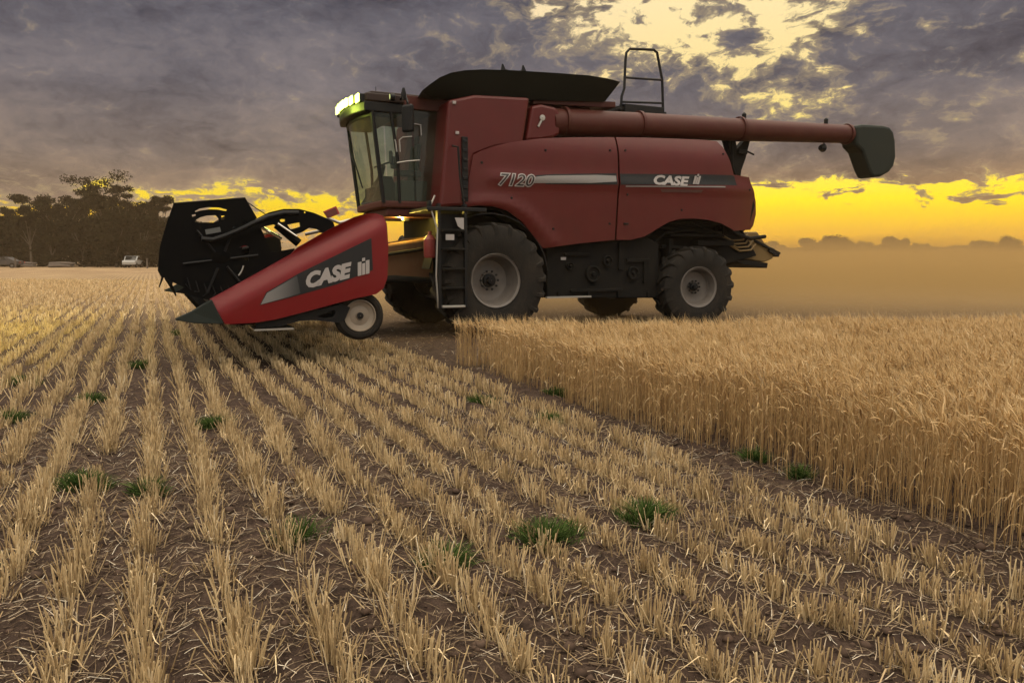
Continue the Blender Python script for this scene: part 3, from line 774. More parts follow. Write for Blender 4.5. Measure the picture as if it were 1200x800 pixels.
x, z = L(583, 216.5, -1.62); lettering('lettering', '7120', .27, x, z, 0, LETD, fp, offset=0.0, spacing=1.02, fy=lambda x, z: fy(x, z)-.011, label='dark number 7120', wide=1.18)
x, z = L(764, 215.8, -1.62); lettering('lettering', 'CASE', .235, x, z, 0, LETT, rp, offset=.010, fy=lambda x, z: fy(x, z)-.010, label='pale maker name CASE', wide=1.40, shear=.3)
def ih_mark(x, z, h, y, m, parent, fyy=None, rot=0.0, sh=.30):
    b = MB(); w = h*.27
    def par(x0, x1, z0, z1):
        pts = [(x0+sh*z0, z0), (x1+sh*z0, z0), (x1+sh*z1, z1), (x0+sh*z1, z1)]
        c, s = math.cos(rot), math.sin(rot)
        pts = [(x+c*p-s*q, z+s*p+c*q) for p, q in pts]
        yy = fyy(x, z) if fyy else y
        b.prism(pts, yy, yy-.005)
    par(0, w, 0, h*.92); par(w*1.18, w*1.98, 0, h*.78); par(w*1.18, w*1.98, h*.92, h*1.14); par(w*2.16, w*3.16, 0, h*.92)
    return b.build('emblem', m, parent, label='pale two letter maker emblem IH')
x, z = L(811, 215.8, -1.62); ih_mark(x, z, .165, 0, LETT, rp, lambda x, z: fy(x, z)-.012)
strip('stripe', [(774, 221.8), (824, 222.4), (822, 225.8), (776, 225.4)], mat('faint_grey_marking', (0.075, 0.030, 0.026), 0.5), .004, rp)
for px, py in [(566, 190), (640, 176), (716, 176), (716, 262), (650, 268), (600, 232)]:
    b = MB(); x, z = L(px, py, -1.62); b.lathe([(.022, -.004), (.018, -.014), (.003, -.015)], (x, fy(x, z), z), 'y', 10); b.build('latch', BLK, fp, True)
for px, py in [(734, 176), (736, 228), (884, 222), (800, 246), (850, 180)]:
    b = MB(); x, z = L(px, py, -1.62); b.lathe([(.022, -.004), (.018, -.014), (.003, -.015)], (x, fy(x, z), z), 'y', 10); b.build('latch', BLK, rp, True)
# door seam shadow gap and handle
b = MB(); x, z = L(735, 262, -1.62); b.box((x, fy(x, z)-.01, z), (.10, .03, .03)); b.build('door_handle', BLK, rp, bevel=.006)

# grain tank front box, column behind the cab
b = MB(); b.prism(LL([(526, 117), (557, 110.5), (622, 114), (614, 168), (580, 173), (557, 182), (557, 240), (516, 243)], -1.48), -1.46, 1.46)
gt = b.build('grain_tank', RED, H, bevel=.05)
b = MB(); b.prism(LL([(622, 116), (718, 120.5), (718, 127), (702, 127), (622, 122.5)], -1.0), -1.1, 1.3); b.build('tank_rim', REDD, H, bevel=.01)
b = MB(); b.prism([(.85, 3.2), (.85, 4.0), (2.3, 4.02), (2.3, 3.3)], -.95, 1.3); b.box((3.4, .1, 3.45), (2.6, 2.0, .5)); b.build('engine_deck', REDD, H, bevel=.02)
b = MB()
for px in (531, 534.5, 538): pass
x0, z0 = L(541, 160, -1.5); x1, z1 = L(549, 236, -1.5); b.box(((x0+x1)/2, -1.485, (z0+z1)/2), (abs(x1-x0)*.9, .05, z0-z1))
for k in range(7): b.box(((x0+x1)/2, -1.515, z1+(z0-z1)*(k+.5)/7), (abs(x1-x0)*.7, .02, .05))
b.build('air_vent', BLK, H, bevel=.008)
b = MB(); x0, z0 = L(545, 240, -1.72); b.tube([(x0-.02, -1.50, 2.1), (x0-.02, -1.74, 2.12), (x0-.10, -1.76, 2.6), (x0-.12, -1.74, 3.05), (x0-.12, -1.5, 3.1)], .018, 8)
b.build('handrail', BLK, H, True)
for px, py in [(533, 120), (536.5, 155.5)]:
    b = MB(); x, z = L(px, py, -1.5); b.box((x, -1.475, z), (.06, .03, .05)); b.build('marker_lamp', LETT, H, bevel=.008)

# hopper extension (flared open tub)
bot = LL([(508, 112.5), (709, 119)], -1.15)
b = MB()
zb0, zb1 = bot[0][1]-.03, bot[1][1]
prof = LL([(495, 106), (503, 99.5), (515, 91), (528, 85.5), (545, 82.5), (565, 81.5), (600, 82.5), (650, 85.5), (690, 88.5), (712, 92), (727, 96)], -1.5)
n = len(prof); outer = []; inner = []
bx0, bx1 = bot[0][0], bot[1][0]
for side in (-1, 1):
    for i, (x, z) in enumerate(prof):
        t = i/(n-1); xb = bx0+(bx1-bx0)*t; zb = zb0+(zb1-zb0)*t
        if side > 0: x += .55*(1-t); xb += .35*(1-t)
        outer.append((side, i, (x, side*1.5, z), (xb, side*1.15, zb)))
bm = b.bm
def vv_(p): return bm.verts.new(p)
for side in (-1, 1):
    T = [vv_(p[2]) for p in outer if p[0] == side]; B = [vv_(p[3]) for p in outer if p[0] == side]
    T2 = [vv_((p[2][0], p[2][1]-side*.05, p[2][2]-.01)) for p in outer if p[0] == side]; B2 = [vv_((p[3][0], p[3][1]-side*.05, p[3][2])) for p in outer if p[0] == side]
    for i in range(n-1):
        bm.faces.new((T[i], T[i+1], B[i+1], B[i])); bm.faces.new((T2[i], T2[i+1], B2[i+1], B2[i])); bm.faces.new((T[i], T[i+1], T2[i+1], T2[i]))
    if side < 0: Tn, Bn, T2n, B2n = T, B, T2, B2
for i in (0, -1):
    a = [Tn[i], T[i], B[i], Bn[i]]; bm.faces.new(a); a = [T2n[i], T2[i], B2[i], B2n[i]]; bm.faces.new(a)
bm.faces.new((Bn[0], Bn[-1], B[-1], B[0]))
hop = b.build('hopper_extension', HOP, H, True, ang=25)
b = MB()
x0, z0 = L(591, 82, -1.2); x1, z1 = L(615, 83.5, -1.2)
for x, z in ((x0, z0), (x1, z1)): b.loft([[(x-.07, -1.2, z-.12), (x+.09, -1.2, z-.12), (x+.09, -1.14, z-.12), (x-.07, -1.14, z-.12)], [(x-.03, -1.18, z+.10), (x-.01, -1.18, z+.10), (x-.01, -1.16, z+.10), (x-.03, -1.16, z+.10)]])
b.tube([(x0, -1.17, z0+.02), ((x0+x1)/2, -1.17, z0-.02), (x1, -1.17, z1+.02)], .012, 6)
b.build('cover_bracket', BLK, hop)

# unloading auger
AY = -1.24
p0 = L(650, 144.5, AY); p1 = L(760, 148, AY); p2 = L(1008, 158, AY)
b = MB(); b.tube([(p0[0]-.1, AY, p0[1]), (p1[0], AY, p1[1]), (p2[0], AY, p2[1])], [.245, .235, .185], 28); au = b.build('unloading_auger', REDD, H, True, ang=60)
for px in (660, 748, 866, 992):
    b = MB()
    t = (L(px, 150, AY)[0]-p0[0])/(p2[0]-p0[0]); x = p0[0]+t*(p2[0]-p0[0]); z = p0[1]+t*(p2[1]-p0[1]) + (.02 if 0 < t < .6 else 0); r = .25-.06*t
    b.lathe([(r, -.03), (r+.022, -.03), (r+.022, .03), (r, .03)], (x, AY, z), 'x', 28)
    b.build('flange', REDD, au, True)
b = MB(); b.prism(LL([(616, 165), (623, 124), (634, 122), (652, 126), (656, 133), (656, 158), (648, 162), (632, 165)], AY-.2), AY-.22, AY+.3); b.build('elbow', RED, au, bevel=.05)
b = MB(); x, z = L(636, 138, AY-.25); b.lathe([(.05, 0), (.05, -.03), (.005, -.035)], (x, AY-.22, z), 'y', 12); b.box((x-.05, AY-.235, z-.1), (.03, .03, .12), (0, .5, 0)); b.build('bolt', STEEL, au, True)
spo = LL([(1003, 147), (1012, 145.5), (1036, 147), (1043, 149), (1047.5, 155), (1049.5, 165), (1050.2, 184), (1047.5, 195), (1042, 202), (1033, 207), (1022.5, 208), (1018, 198), (1011, 178), (1003.5, 170)], AY-.2)
b = MB(); b.prism(spo, AY-.21, AY+.21); b.build('spout', HOP, au, bevel=.06)
b = MB(); x, z = L(963.5, 173.5, AY); b.tube([(x+.02, AY, z+.24), (x+.05, AY, z+.05)], .012, 6); b.lathe([(.01, -.06), (.05, -.06), (.085, 0), (.085, .04), (.01, .05)], (x, AY, z), 'x', 16)
b.build('work_lamp', BLK, au, True)
for px, py in ((872, 137), (968, 143)):
    b = MB(); x, z = L(px, py, AY); b.lathe([(.04, -.05), (.045, .05), (.02, .08), (.005, .08)], (x, AY, z), 'z', 10)
    b.build('cap', BLK, au, True)
# auger rest bracket and exhaust bits at the rear
b = MB(); b.prism(LL([(849, 163), (860, 163), (862, 175), (871, 165), (877, 166), (872, 186), (867, 200), (866, 208), (856, 208), (857, 190)], -1.1), -1.15, -1.0)
x, z = L(870, 178, -1.2); b.box((x, -1.18, z), (.22, .10, .09)); b.tube([(x+.1, -1.2, z+.02), (x+.30, -1.2, z-.04)], .02, 6); b.tube([(x-.25, -1.15, z+.35), (x-.2, -1.15, z-.3), (x-.05, -1.15, z-.6)], .03, 8)
b.build('auger_rest', GRIME, H, bevel=.01)
b = MB()
for x in (3.35, 3.8, 4.2, 4.55): b.box((x, -1.1, 3.55), (.12, .2, .12))
b.tube([(3.1, -1.2, 3.50), (4.7, -1.2, 3.53)], .02, 6); b.build('hose_run', GRIME, H, bevel=.01)

# service rail on the rear deck
RY = -.7
b = MB(); P_ = LL([(727.5, 128), (728.5, 113), (731.5, 104), (733, 70), (734, 62), (738, 57.5), (766, 58.5), (770, 62), (776, 94), (777, 131)], RY)
b.tube([(x, RY, z) for x, z in P_], .026, 8)
q = LL([(733, 91), (775.5, 94)], RY); b.tube([(q[0][0], RY, q[0][1]), (q[1][0], RY, q[1][1])], .022, 8)
for yo in (0, .5):
    q = LL([(729, 119.5), (776, 121)], RY); b.tube([(q[0][0], RY+yo, q[0][1]), (q[1][0], RY+yo, q[1][1])], .022, 8)
b.build('safety_rail', BLK, H, True)
b = MB(); q = LL([(727, 128.5), (777, 130.5)], RY); b.box(((q[0][0]+q[1][0])/2, RY+.3, (q[0][1]+q[1][1])/2-.02), (q[1][0]-q[0][0]+.1, .7, .05)); b.box((3.6, -.4, 4.25), (.6, .1, .05)); b.box((3.6, -.4, 3.95), (.9, .8, .5)); b.build('rear_deck', BLK, H, bevel=.01)

# rear end: chaff spreader
sh = empty('chaff_spreader', (0, 0, 0)); bpy.data.objects.remove(sh)
b = MB(); b.prism(LL([(858, 272), (880, 272), (888, 284), (894, 289), (901, 291), (898, 303), (889, 307), (858, 303), (846, 297)], -.6), -.8, .6); b.prism(LL([(866, 284), (876, 280), (884, 290), (880, 299), (868, 297)], -.8), -.84, -.79)
cs = b.build('chaff_spreader', YEL, H, bevel=.03)
b = MB()
for k in range(4):
    x, z = L(866+3*k, 281+4*k, -.95); b.tube([(x-.5, -.93, z+.12), (x-.2, -.96, z-.02), (x+.1, -.96, z), (x+.25, -.93, z+.12)], .02, 6)
b.build('fin', YEL, cs, True)
b = MB(); b.prism(LL([(846, 299), (858, 304), (889, 308), (888, 314), (858, 309), (846, 303)], -.6), -.88, .6); b.prism(LL([(869, 285), (876, 282), (881, 290), (878, 296), (870, 295)], -.85), -.86, -.845); b.build('tray', GRIME, cs, bevel=.01)
b = MB(); q = LL([(885, 285), (911, 294)], -.8); b.box(((q[0][0]+q[1][0])/2, -.5, (q[0][1]+q[1][1])/2), (.75, .7, .04), (0, .36, 0)); q = LL([(900, 294), (911, 299)], -.8); b.box(((q[0][0]+q[1][0])/2, -.5, (q[0][1]+q[1][1])/2), (.3, .7, .05), (0, .4, 0))
b.build('deflector', BLK, cs)
b = MB(); b.tube([(5.2, -1.1, 1.9), (6.1, -1.0, 1.7), (6.6, -.9, 1.75)], .04, 8); b.tube([L(868, 271, -1)[:1]+(-1,)+L(868, 271, -1)[1:], L(878, 263, -1)[:1]+(-1,)+L(878, 263, -1)[1:]], .04, 6); b.build('strut', GRIME, cs, True)

# ---- cab
def front_x(y, z):        # windscreen surface
    t = (z-2.2)/1.55; e = 1-((y+.12)/.83)**2
    return -(1.59+.16*t) - (.03+.15*t)*max(0, e)
SD = {-1: -.95, 1: .71}
NB = 12
b = MB(); rings = []
ys = [-.93+1.62*k/NB for k in range(NB+1)]
for z in (2.24, 2.7, 3.2, 3.66): rings.append([(front_x(y, z), y, z) for y in ys])
for a, c in zip(rings, rings[1:]):
    va = [b.bm.verts.new(p) for p in a]; vc = [b.bm.verts.new(p) for p in c]
    for i in range(NB): b.bm.faces.new((va[i], va[i+1], vc[i+1], vc[i]))
bmesh.ops.remove_doubles(b.bm, verts=b.bm.verts, dist=.0005)
b.build('windscreen', GLASS, H, True)
DX = L(484, 180, -.95)[0]
for s in (-1, 1):
    b = MB(); w = SD[s]*.995; v = [(-1.60, w, 2.24), (DX+.02, w, 2.24), (DX-.03, w, 3.68), (-1.75, w, 3.66)]
    b.bm.faces.new([b.bm.verts.new(p) for p in v])
    b.build('side_window', GLASS, H)
for s in (-1, 1):
    b = MB(); w = SD[s]; v = [(DX+.05, w, 2.24), (-.64, w, 2.24), (-.54, w, 3.72), (DX, w, 3.72)]
    b.bm.faces.new([b.bm.verts.new(p) for p in v])
    b.build('door_window', GLASSD, H)
b = MB()
for s in (-1, 1):
    b.tube([(-1.60, SD[s], 2.2), (-1.77, SD[s], 3.7)], .036, 8)
    q0, q1 = L(463, 190, -.95), L(457, 142, -.95)
    b.tube([(-1.33, SD[s], 2.2), (-1.35, SD[s], 2.9), (-1.46, SD[s], 3.7)], .028, 8)
    b.tube([(-.60, SD[s], 2.2), (-.49, SD[s], 3.78)], .045, 8)
b.tube([(-.60, 0, 2.2), (-.49, 0, 3.78)], .03, 6)
b.build('cab_pillar', BLK, H, True)
b = MB(); b.box((-.50, -.12, 2.95), (.05, 1.6, 1.5)); b.build('rear_wall', GREYP, H)
# cab floor / sill
b = MB(); pts = [(front_x(y, 2.2)-.05, y*1.03) for y in ys]; b.slab(pts+[(-.5, .73), (-.5, -.98)], 2.12, 2.24)
pts2 = [(front_x(y, 2.2)+.05, y*.98) for y in ys]; b.slab(pts2+[(-.5, .70), (-.5, -.93)], 1.98, 2.118)
b.build('cab_base', REDD, H, bevel=.03)
# roof
def roofc(y, o): return -1.86 - .15*(1-((y+.11)/.90)**2) + o
b = MB(); ys2 = [-1.0+1.78*k/NB for k in range(NB+1)]
b.slab([(roofc(y, .0), y) for y in ys2]+[(-.45, .78), (-.45, -1.0)], 3.80, 3.93)
b.slab([(roofc(y*.98, .10), y*.93) for y in ys2]+[(-.45, .70), (-.45, -.93)], 3.932, 3.975)
b.build('cab_roof', mat('dark_roof_paint', (0.030, 0.018, 0.015), 0.5, dust=0.3, dustcol=(0.05, 0.035, 0.025), spec=0.2), H, bevel=.03)
b = MB(); b.slab([(roofc(y, -.03), y*.99) for y in ys2]+[(-1.25, .76), (-1.25, -.97)], 3.64, 3.797); b.slab([(roofc(y, .10), y*.95) for y in ys2]+[(-1.35, .72), (-1.35, -.92)], 3.57, 3.637)
b.build('visor', BLK, H, bevel=.02)
b = MB(); b.slab([(-1.248, -1.006), (-.47, -1.006), (-.47, .786), (-1.248, .786)], 3.72, 3.935); b.build('roof_band', REDD, H, bevel=.01)
# roof lamps along the curved front
for k, y in enumerate([-.84, -.62, -.40, -.18, .05, .30, .55]):
    x = roofc(y, -.02); b = MB(); b.box((x+.02, y, 3.85), (.10, .20, .13)); lh = b.build('roof_lamp', BLK, H, bevel=.012)
    if k < 6:
        b = MB(); b.box((x-.045, y, 3.85), (.03, .19, .13)); b.build('lens', LAMP, lh, bevel=.01)
b = MB(); x, z = L(460, 114, -1.0); b.lathe([(.01, -.04), (.05, -.04), (.055, .03), (.01, .05)], (x, -1.0, z+.0), 'x', 14); rl = b.build('roof_lamp', BLK, H, True)
b = MB(); b.lathe([(.045, -.05), (.005, -.055)], (x, -1.0, z), 'x', 14); b.build('lens', mat('faint_glow_lens', (.5, .55, .3), .15, emit=(.8, .9, .3), es=.6), rl)  # lamp is off; a faint emission in the material brightens its lens
b = MB(); x, z = L(440.5, 109, -.2); b.tube([(x, -.2, 3.97), (x, -.2, 4.20)], .006, 6); b.build('aerial', BLK, H)
# mirrors
b = MB(); m0 = L(478, 139, -1.35); b.box((m0[0], -1.35, m0[1]), (.09, .22, .43), (0, 0, R(30))); mir = b.build('mirror', BLK, H, bevel=.035)
b = MB(); b.tube([(-1.3, -.98, 3.86), (m0[0]+.0, -1.2, m0[1]+.42), (m0[0], -1.35, m0[1]+.25), (m0[0], -1.35, m0[1]+.1)], .018, 8)
a_ = L(473, 107, -1.3); b.lathe([(.03, -.09), (.045, .0), (.02, .09)], (a_[0], -1.3, a_[1]-.04), 'z', 8, True); b.build('mirror_arm', BLK, mir, True)
b = MB(); m1 = L(489, 152, -1.0); b.tube([(m1[0]-.07, -1.0, m1[1]+.09), (m1[0]+.06, -1.0, m1[1]+.08), (m1[0]+.07, -1.0, m1[1]-.09)], .012, 6); b.build('grab_handle', LETT, H, True)
b = MB(); m2 = LL([(469, 178), (468, 164), (472, 161), (483, 160)], -1.02); b.tube([(x, -1.02, z) for x, z in m2], .013, 6)
m2 = LL([(465, 178), (463.5, 166), (462.5, 163.5)], -1.02); b.tube([(x, -1.02, z) for x, z in m2], .013, 6)
m2 = LL([(465, 191), (478, 189), (492, 188)], -1.02); b.tube([(x, -1.02, z) for x, z in m2], .014, 6); b.build('door_rail', STEEL, H, True)
# wiper
b = MB(); P_ = [(front_x(.75, 3.6)-.03, .75, 3.62), (front_x(.4, 3.2)-.04, .4, 3.15), (front_x(.1, 2.9)-.04, .1, 2.9)]; b.tube(P_, .016, 6)
b.tube([(front_x(.18, 3.1)-.05, .18, 3.12), (front_x(-.1, 2.5)-.05, -.1, 2.5)], .014, 6); b.build('wiper', BLK, H, True)
# interior
b = MB(); b.box((-.95, .05, 2.55), (.5, .5, .14)); b.box((-.95, .05, 2.36), (.34, .36, .24)); b.build('operator_seat', SEATM, H, bevel=.04)
b = MB(); b.box((-.72, .05, 2.95), (.13, .5, .72), (0, .12, 0)); b.box((-.66, .05, 3.38), (.10, .26, .18)); b.build('seat_back', SEATM, H, bevel=.05)
b = MB(); b.box((-1.0, -.36, 2.75), (.45, .16, .10)); b.box((-1.0, -.60, 2.42), (.55, .22, .36)); b.box((-1.25, -.40, 2.92), (.12, .10, .20)); b.build('console', GREYP, H, bevel=.02)
b = MB(); b.tube([(-1.50, .05, 2.25), (-1.32, .05, 2.92)], .05, 8); b.box((-1.50, .05, 2.36), (.22, .30, .30)); b.loft([[(-1.64, -.35, 2.25), (-1.15, -.35, 2.25), (-1.15, .45, 2.25), (-1.64, .45, 2.25)], [(-1.38, -.1, 2.72), (-1.2, -.1, 2.72), (-1.2, .25, 2.72), (-1.38, .25, 2.72)]]); b.build('steering_column', SEATM, H)
b = MB(); C_ = Vector((-1.28, .05, 2.95)); ax = Vector((-.35, 0, .94)).normalized(); u_ = Vector((0, 1, 0)); w_ = ax.cross(u_)
b.tube([C_+(u_*math.cos(t)+w_*math.sin(t))*.2 for t in [2*math.pi*k/20 for k in range(21)]], .015, 6); b.tube([C_-u_*.2, C_+u_*.2], .012, 6); b.build('steering_wheel', SEATM, H, True)
b = MB(); b.box((-1.35, -.55, 2.98), (.05, .26, .20), (0, 0, R(-20))); b.tube([(-1.30, -.55, 2.9), (-1.15, -.5, 2.7)], .015, 6); b.build('monitor', GREYP, H, bevel=.015)

# ladder, platform
LY = -1.93
b = MB(); a0, a1 = L(514, 246, LY), L(545.5, 360, LY); xl, xr = a0[0], L(545.5, 300, LY)[0]; zt, zbm = a0[1], a1[1]
for x in (xl, xr): b.prism([(x-.025, zbm), (x+.025, zbm), (x+.025, zt+.1), (x-.025, zt+.1)], LY-.03, LY+.08)
b.build('ladder', BLK, H, bevel=.006)
lad = bpy.data.objects['ladder']
for py in (270, 292, 315, 337.5, 359):
    z = L(530, py, LY)[1]; b = MB(); b.box(((xl+xr)/2, LY+.02, z), (xr-xl-.055, .16, .035)); b.build('rung', STEEL if py > 350 else GRIME, lad, bevel=.006)
b = MB(); b.box(((xl+xr)/2, LY+.17, (zt+zbm)/2), (xr-xl-.06, .04, zt-zbm-.1)); b.build('back_plate', BLK, lad)
b = MB(); b.box((-.70, -1.5, 2.06), (1.0, .95, .06)); b.box((-1.15, -1.92, 2.10), (.06, .08, .16)); b.build('platform', BLK, H, bevel=.01)
b = MB(); x, z = L(540, 262, LY-.04); b.prism([(x-.10, z+.09), (x+.05, z+.09), (x+.05, z-.11), (x-.05, z-.04)], LY-.045, LY-.035); x, z = L(526, 278, LY); b.box((x, LY-.05, z), (.14, .01, .09)); b.build('warning_plate', LETT, lad)
b = MB(); b.tube([(xl-.02, LY, zbm), (xl-.06, LY-.02, zbm+.5), (xl-.03, LY-.02, zt-.3), (xl-.14, LY, zt+.05), (xl-.06, LY, zt+.22)], .014, 6); b.build('hand_rope', STEEL, lad, True)
b = MB(); x, z = L(505, 288, -1.7); b.lathe([(.01, -.19), (.085, -.19), (.10, -.16), (.10, .10), (.05, .17), (.03, .17), (.03, .23), (.005, .23)], (x, -1.65, z), 'z', 16); b.build('extinguisher', EXTR, H, True)
# low warm lamp under the cab
x, z = L(475, 256, -.6); b = MB(); b.box((x, -.6, z), (.10, .14, .08)); b.tube([(x, -.6, z+.04), (x, -.6, 2.0)], .02, 6); wl = b.build('work_lamp', BLK, H, bevel=.01)
b = MB(); b.box((x-.045, -.605, z), (.03, .10, .06)); b.build('lens', LAMPW, wl, bevel=.008)
pl = bpy.data.lights.new('work_lamp_light', 'POINT'); pl.energy = 60; pl.color = (1, .72, .12); pl.shadow_soft_size = .04
po = bpy.data.objects.new('work_lamp_light', pl); COL.objects.link(po); po.parent = H; po.location = (x-.12, -.70, z-.03)

# feeder house
b = MB(); rings = []
for (x, z0, z1) in [(-2.75, .72, 1.34), (-2.2, .80, 1.42), (-.9, .92, 1.62), (-.4, .95, 1.75)]: rings.append([(x, -.78, z0), (x, .78, z0), (x, .78, z1), (x, -.78, z1)])
b.loft(rings); fh = b.build('feeder_house', mat('dust_caked_red_steel', (0.12, 0.055, 0.025), 0.7, dust=0.9, dustcol=(0.15, 0.10, 0.05), spec=0.2), H, bevel=.04)
b = MB(); b.tube([(-2.3, -.85, .9), (-1.4, -.85, .95), (-.5, -.85, .9)], [.04, .07, .05], 10); b.tube([(-2.6, -.84, 1.2), (-.9, -.84, 1.45)], .03, 8); b.build('lift_cylinder', GRIME, fh, True)

# ---- header
HY = 4.3
pan = LL([(246.5, 351), (262, 342.5), (300, 321.5), (343, 297.5), (350, 290), (387, 268.5), (417, 253.8), (432, 249.8), (443, 249.6), (449.5, 252.5), (453.5, 262), (455.2, 290), (454, 325), (449.5, 338), (441, 344.5),
          (420, 349), (392, 356), (350, 367.5), (322, 374.5), (300, 378), (264, 380), (257, 368)], -HY)
crest = LL([(246.5, 351), (350, 296), (440, 252)], -HY)
def fh_y(x, z):
    d = dseg(x, z, crest)
    return -HY + .10*math.exp(-(d/.10)**2) + .03*max(0, (.95-z))
hp_ = curved_panel('end_panel', pan, fh_y, .05, REDL, H, .07, .05)
curved_panel('end_panel', pan, lambda x, z: -fh_y(x, z), -.05, REDL, H, .3, .3)
b = MB(); b.prism([(p[0]*.97-.09, p[1]*.94+.045) for p in pan], -HY+.12, -HY+.26); b.build('end_frame', BLKH, H); b = MB(); b.prism([(p[0]*.97-.09, p[1]*.94+.045) for p in pan], HY-.26, HY-.12); b.build('end_frame', BLKH, H)
# decal on the end panel
def hdec(name, pts, m, off): return curved_panel(name, dedupe(LL(pts, -HY)), lambda x, z: fh_y(x, z)-off, .002, m, hp_, .08, .06)
hdec('stripe', [(304.5, 357.5), (312, 342.5), (350, 320.5), (435, 279), (437, 316), (395, 333), (340, 348.5)], DECB, .004)
GRAD = mat('fading_silver_decal', (0.2, 0.19, 0.185), 0.45, spec=0.3); nt = GRAD.node_tree; E.nt = nt
s_ = nt.nodes.new('ShaderNodeSeparateXYZ'); nt.links.new(nt.nodes['Texture Coordinate'].outputs['Object'], s_.inputs[0])
nt.links.new(cmix(smooth(E(s_.outputs[0]), -3.95, -3.45), (0.20, 0.19, 0.185), (0.016, 0.018, 0.020)), nt.nodes['Principled BSDF'].inputs['Base Color'])
hdec('stripe', [(305.5, 356.8), (312.8, 343.3), (348, 323), (352, 343.5), (338, 348)], GRAD, .007)
x, z = L(357.5, 337.5, -HY); lettering('lettering', 'CASE', .225, x, z, 0, LETT, hp_, offset=.013, rot=R(13.5), shear=.42, fy=lambda x, z: fh_y(x, z)-.008, wide=1.0, label='pale maker name CASE on the header panel')
x, z = L(419, 323.5, -HY); ih_mark(x, z, .17, 0, LETT, hp_, lambda x, z: fh_y(x, z)-.010, R(13), .25)
# divider points
for s in (-1, 1):
    y0 = s*(HY-.08); tip = L(205.5, 374.5, -HY)
    A = LL([(246, 351), (262, 379.5)], -HY); b = MB()
    mid = L(225, 365, -HY); midb = L(228, 379, -HY)
    b.loft([[(A[0][0]+.02, y0-.09, A[0][1]), (A[0][0]+.02, y0+.09, A[0][1]), (A[1][0], y0+.11, A[1][1]), (A[1][0], y0-.11, A[1][1])],
            [(mid[0], y0-.05, mid[1]), (mid[0], y0+.05, mid[1]), (midb[0], y0+.07, midb[1]), (midb[0], y0-.07, midb[1])],
            [(tip[0], y0-.01, tip[1]+.01), (tip[0], y0+.01, tip[1]+.01), (tip[0], y0+.01, tip[1]-.01), (tip[0], y0-.01, tip[1]-.01)]])
    b.build('divider_point', HOP, H, bevel=.012)
# header frame: back sheet, floor, cutter bar, top beam
b = MB(); b.box((-2.72, 0, .95), (.06, 8.3, .62)); b.box((-2.66, 0, 1.26), (.14, 8.3, .12)); b.box((-2.66, 0, .68), (.16, 8.3, .14)); b.box((-3.45, 0, .60), (1.5, 8.3, .05), (0, -.06, 0)); b.box((-4.25, 0, .56), (.12, 8.3, .04))
b.build('header_frame', BLKH, H)
b = MB(); b.tube([(-3.05, -4.0, .92), (-3.05, 4.0, .92)], .16, 14)
for s in (-1, 1):
    for k in range(60):
        t = k/60; y = s*(4.0-3.3*t); 
        b.box((-3.05+.24*math.cos(k*.9), y, .92+.24*math.sin(k*.9)), (.10, .05, .10), (0, -k*.9, 0))
b.build('cross_auger', BLKH, H)
b = MB()
for k in range(110):
    y = -4.1+8.2*k/109; b.loft([[(-4.30, y-.025, .55), (-4.30, y+.025, .55), (-4.30, y+.025, .58), (-4.30, y-.025, .58)], [(-4.44, y-.006, .56), (-4.44, y+.006, .56), (-4.44, y+.006, .57), (-4.44, y-.006, .57)]])
b.build('cutter_bar', BLKH, H)
# reel
RC = L(258, 304, -4.0); RR = .50
b = MB(); b.tube([(RC[0], -4.0, RC[1]), (RC[0], 4.0, RC[1])], .09, 14)
for y in (-3.85, -1.9, 0, 1.9, 3.85):
    for k in range(6):
        t = 2*math.pi*k/6+.3; b.box((RC[0]+RR*.5*math.cos(t), y, RC[1]+RR*.5*math.sin(t)), (RR, .03, .06), (0, -t, 0))
reel = b.build('reel', BLKH, H)
for k in range(6):
    t = 2*math.pi*k/6+.3; x, z = RC[0]+RR*math.cos(t), RC[1]+RR*math.sin(t)
    b = MB(); b.tube([(x, -4.0, z), (x, 4.0, z)], .028, 8)
    for q in range(54):
        y = -3.95+7.9*q/53; b.tube([(x, y, z), (x-.04, y, z-.13), (x-.0, y, z-.26)], .008, 4)
    b.build('bat', BLKH, reel)
# steel wear rings catching light at the near reel end
b = MB()
for r_, a0, a1 in ((.42, 292, 332), (.34, 300, 322), (.24, 318, 350), (.47, 300, 318)):
    b.tube([(RC[0]+r_*math.cos(R(a)), -4.15, RC[1]-.02+r_*math.sin(R(a))) for a in range(a0, a1, 10)], .009, 6)
b.build('cam_track', STEEL, reel, True)
b = MB()
for k in range(6):
    t = 2*math.pi*k/6+.12; b.tube([(RC[0]+.1*math.cos(t), -4.16, RC[1]+.1*math.sin(t)), (RC[0]+.40*math.cos(t), -4.15, RC[1]+.40*math.sin(t))], .016, 6)
for k in range(9):
    x = RC[0]-.36+.085*k; b.tube([(x, -4.14, RC[1]-.20-.1*math.sin(k*.35)), (x+.03, -4.15, RC[1]-.34-.05*math.sin(k*.35)), (x-.02, -4.14, RC[1]-.46+.012*(k-4)**2)], .007, 5)
b.build('spider', BLK, reel, True)
b = MB(); b.lathe([(.17, .02), (.17, -.05), (.12, -.08), (.01, -.09)], (RC[0], -4.05, RC[1]+.05), 'y', 20); b.build('hub', BLKH, reel, True)
def s8(pts, ox, oy): return [(ox+x/8, oy+y/8) for x, y in pts]
SY = -4.12
out_ = LL([(203, 239.5), (287, 233), (299.5, 255.5), (305, 266), (318, 296), (345, 291), (346, 299), (246, 351), (239, 350.5), (221, 345), (205, 342.5), (216, 336.5), (203, 331), (192, 325), (187, 337), (186, 336), (189, 325), (184.8, 317), (187, 290), (195, 262)], SY)
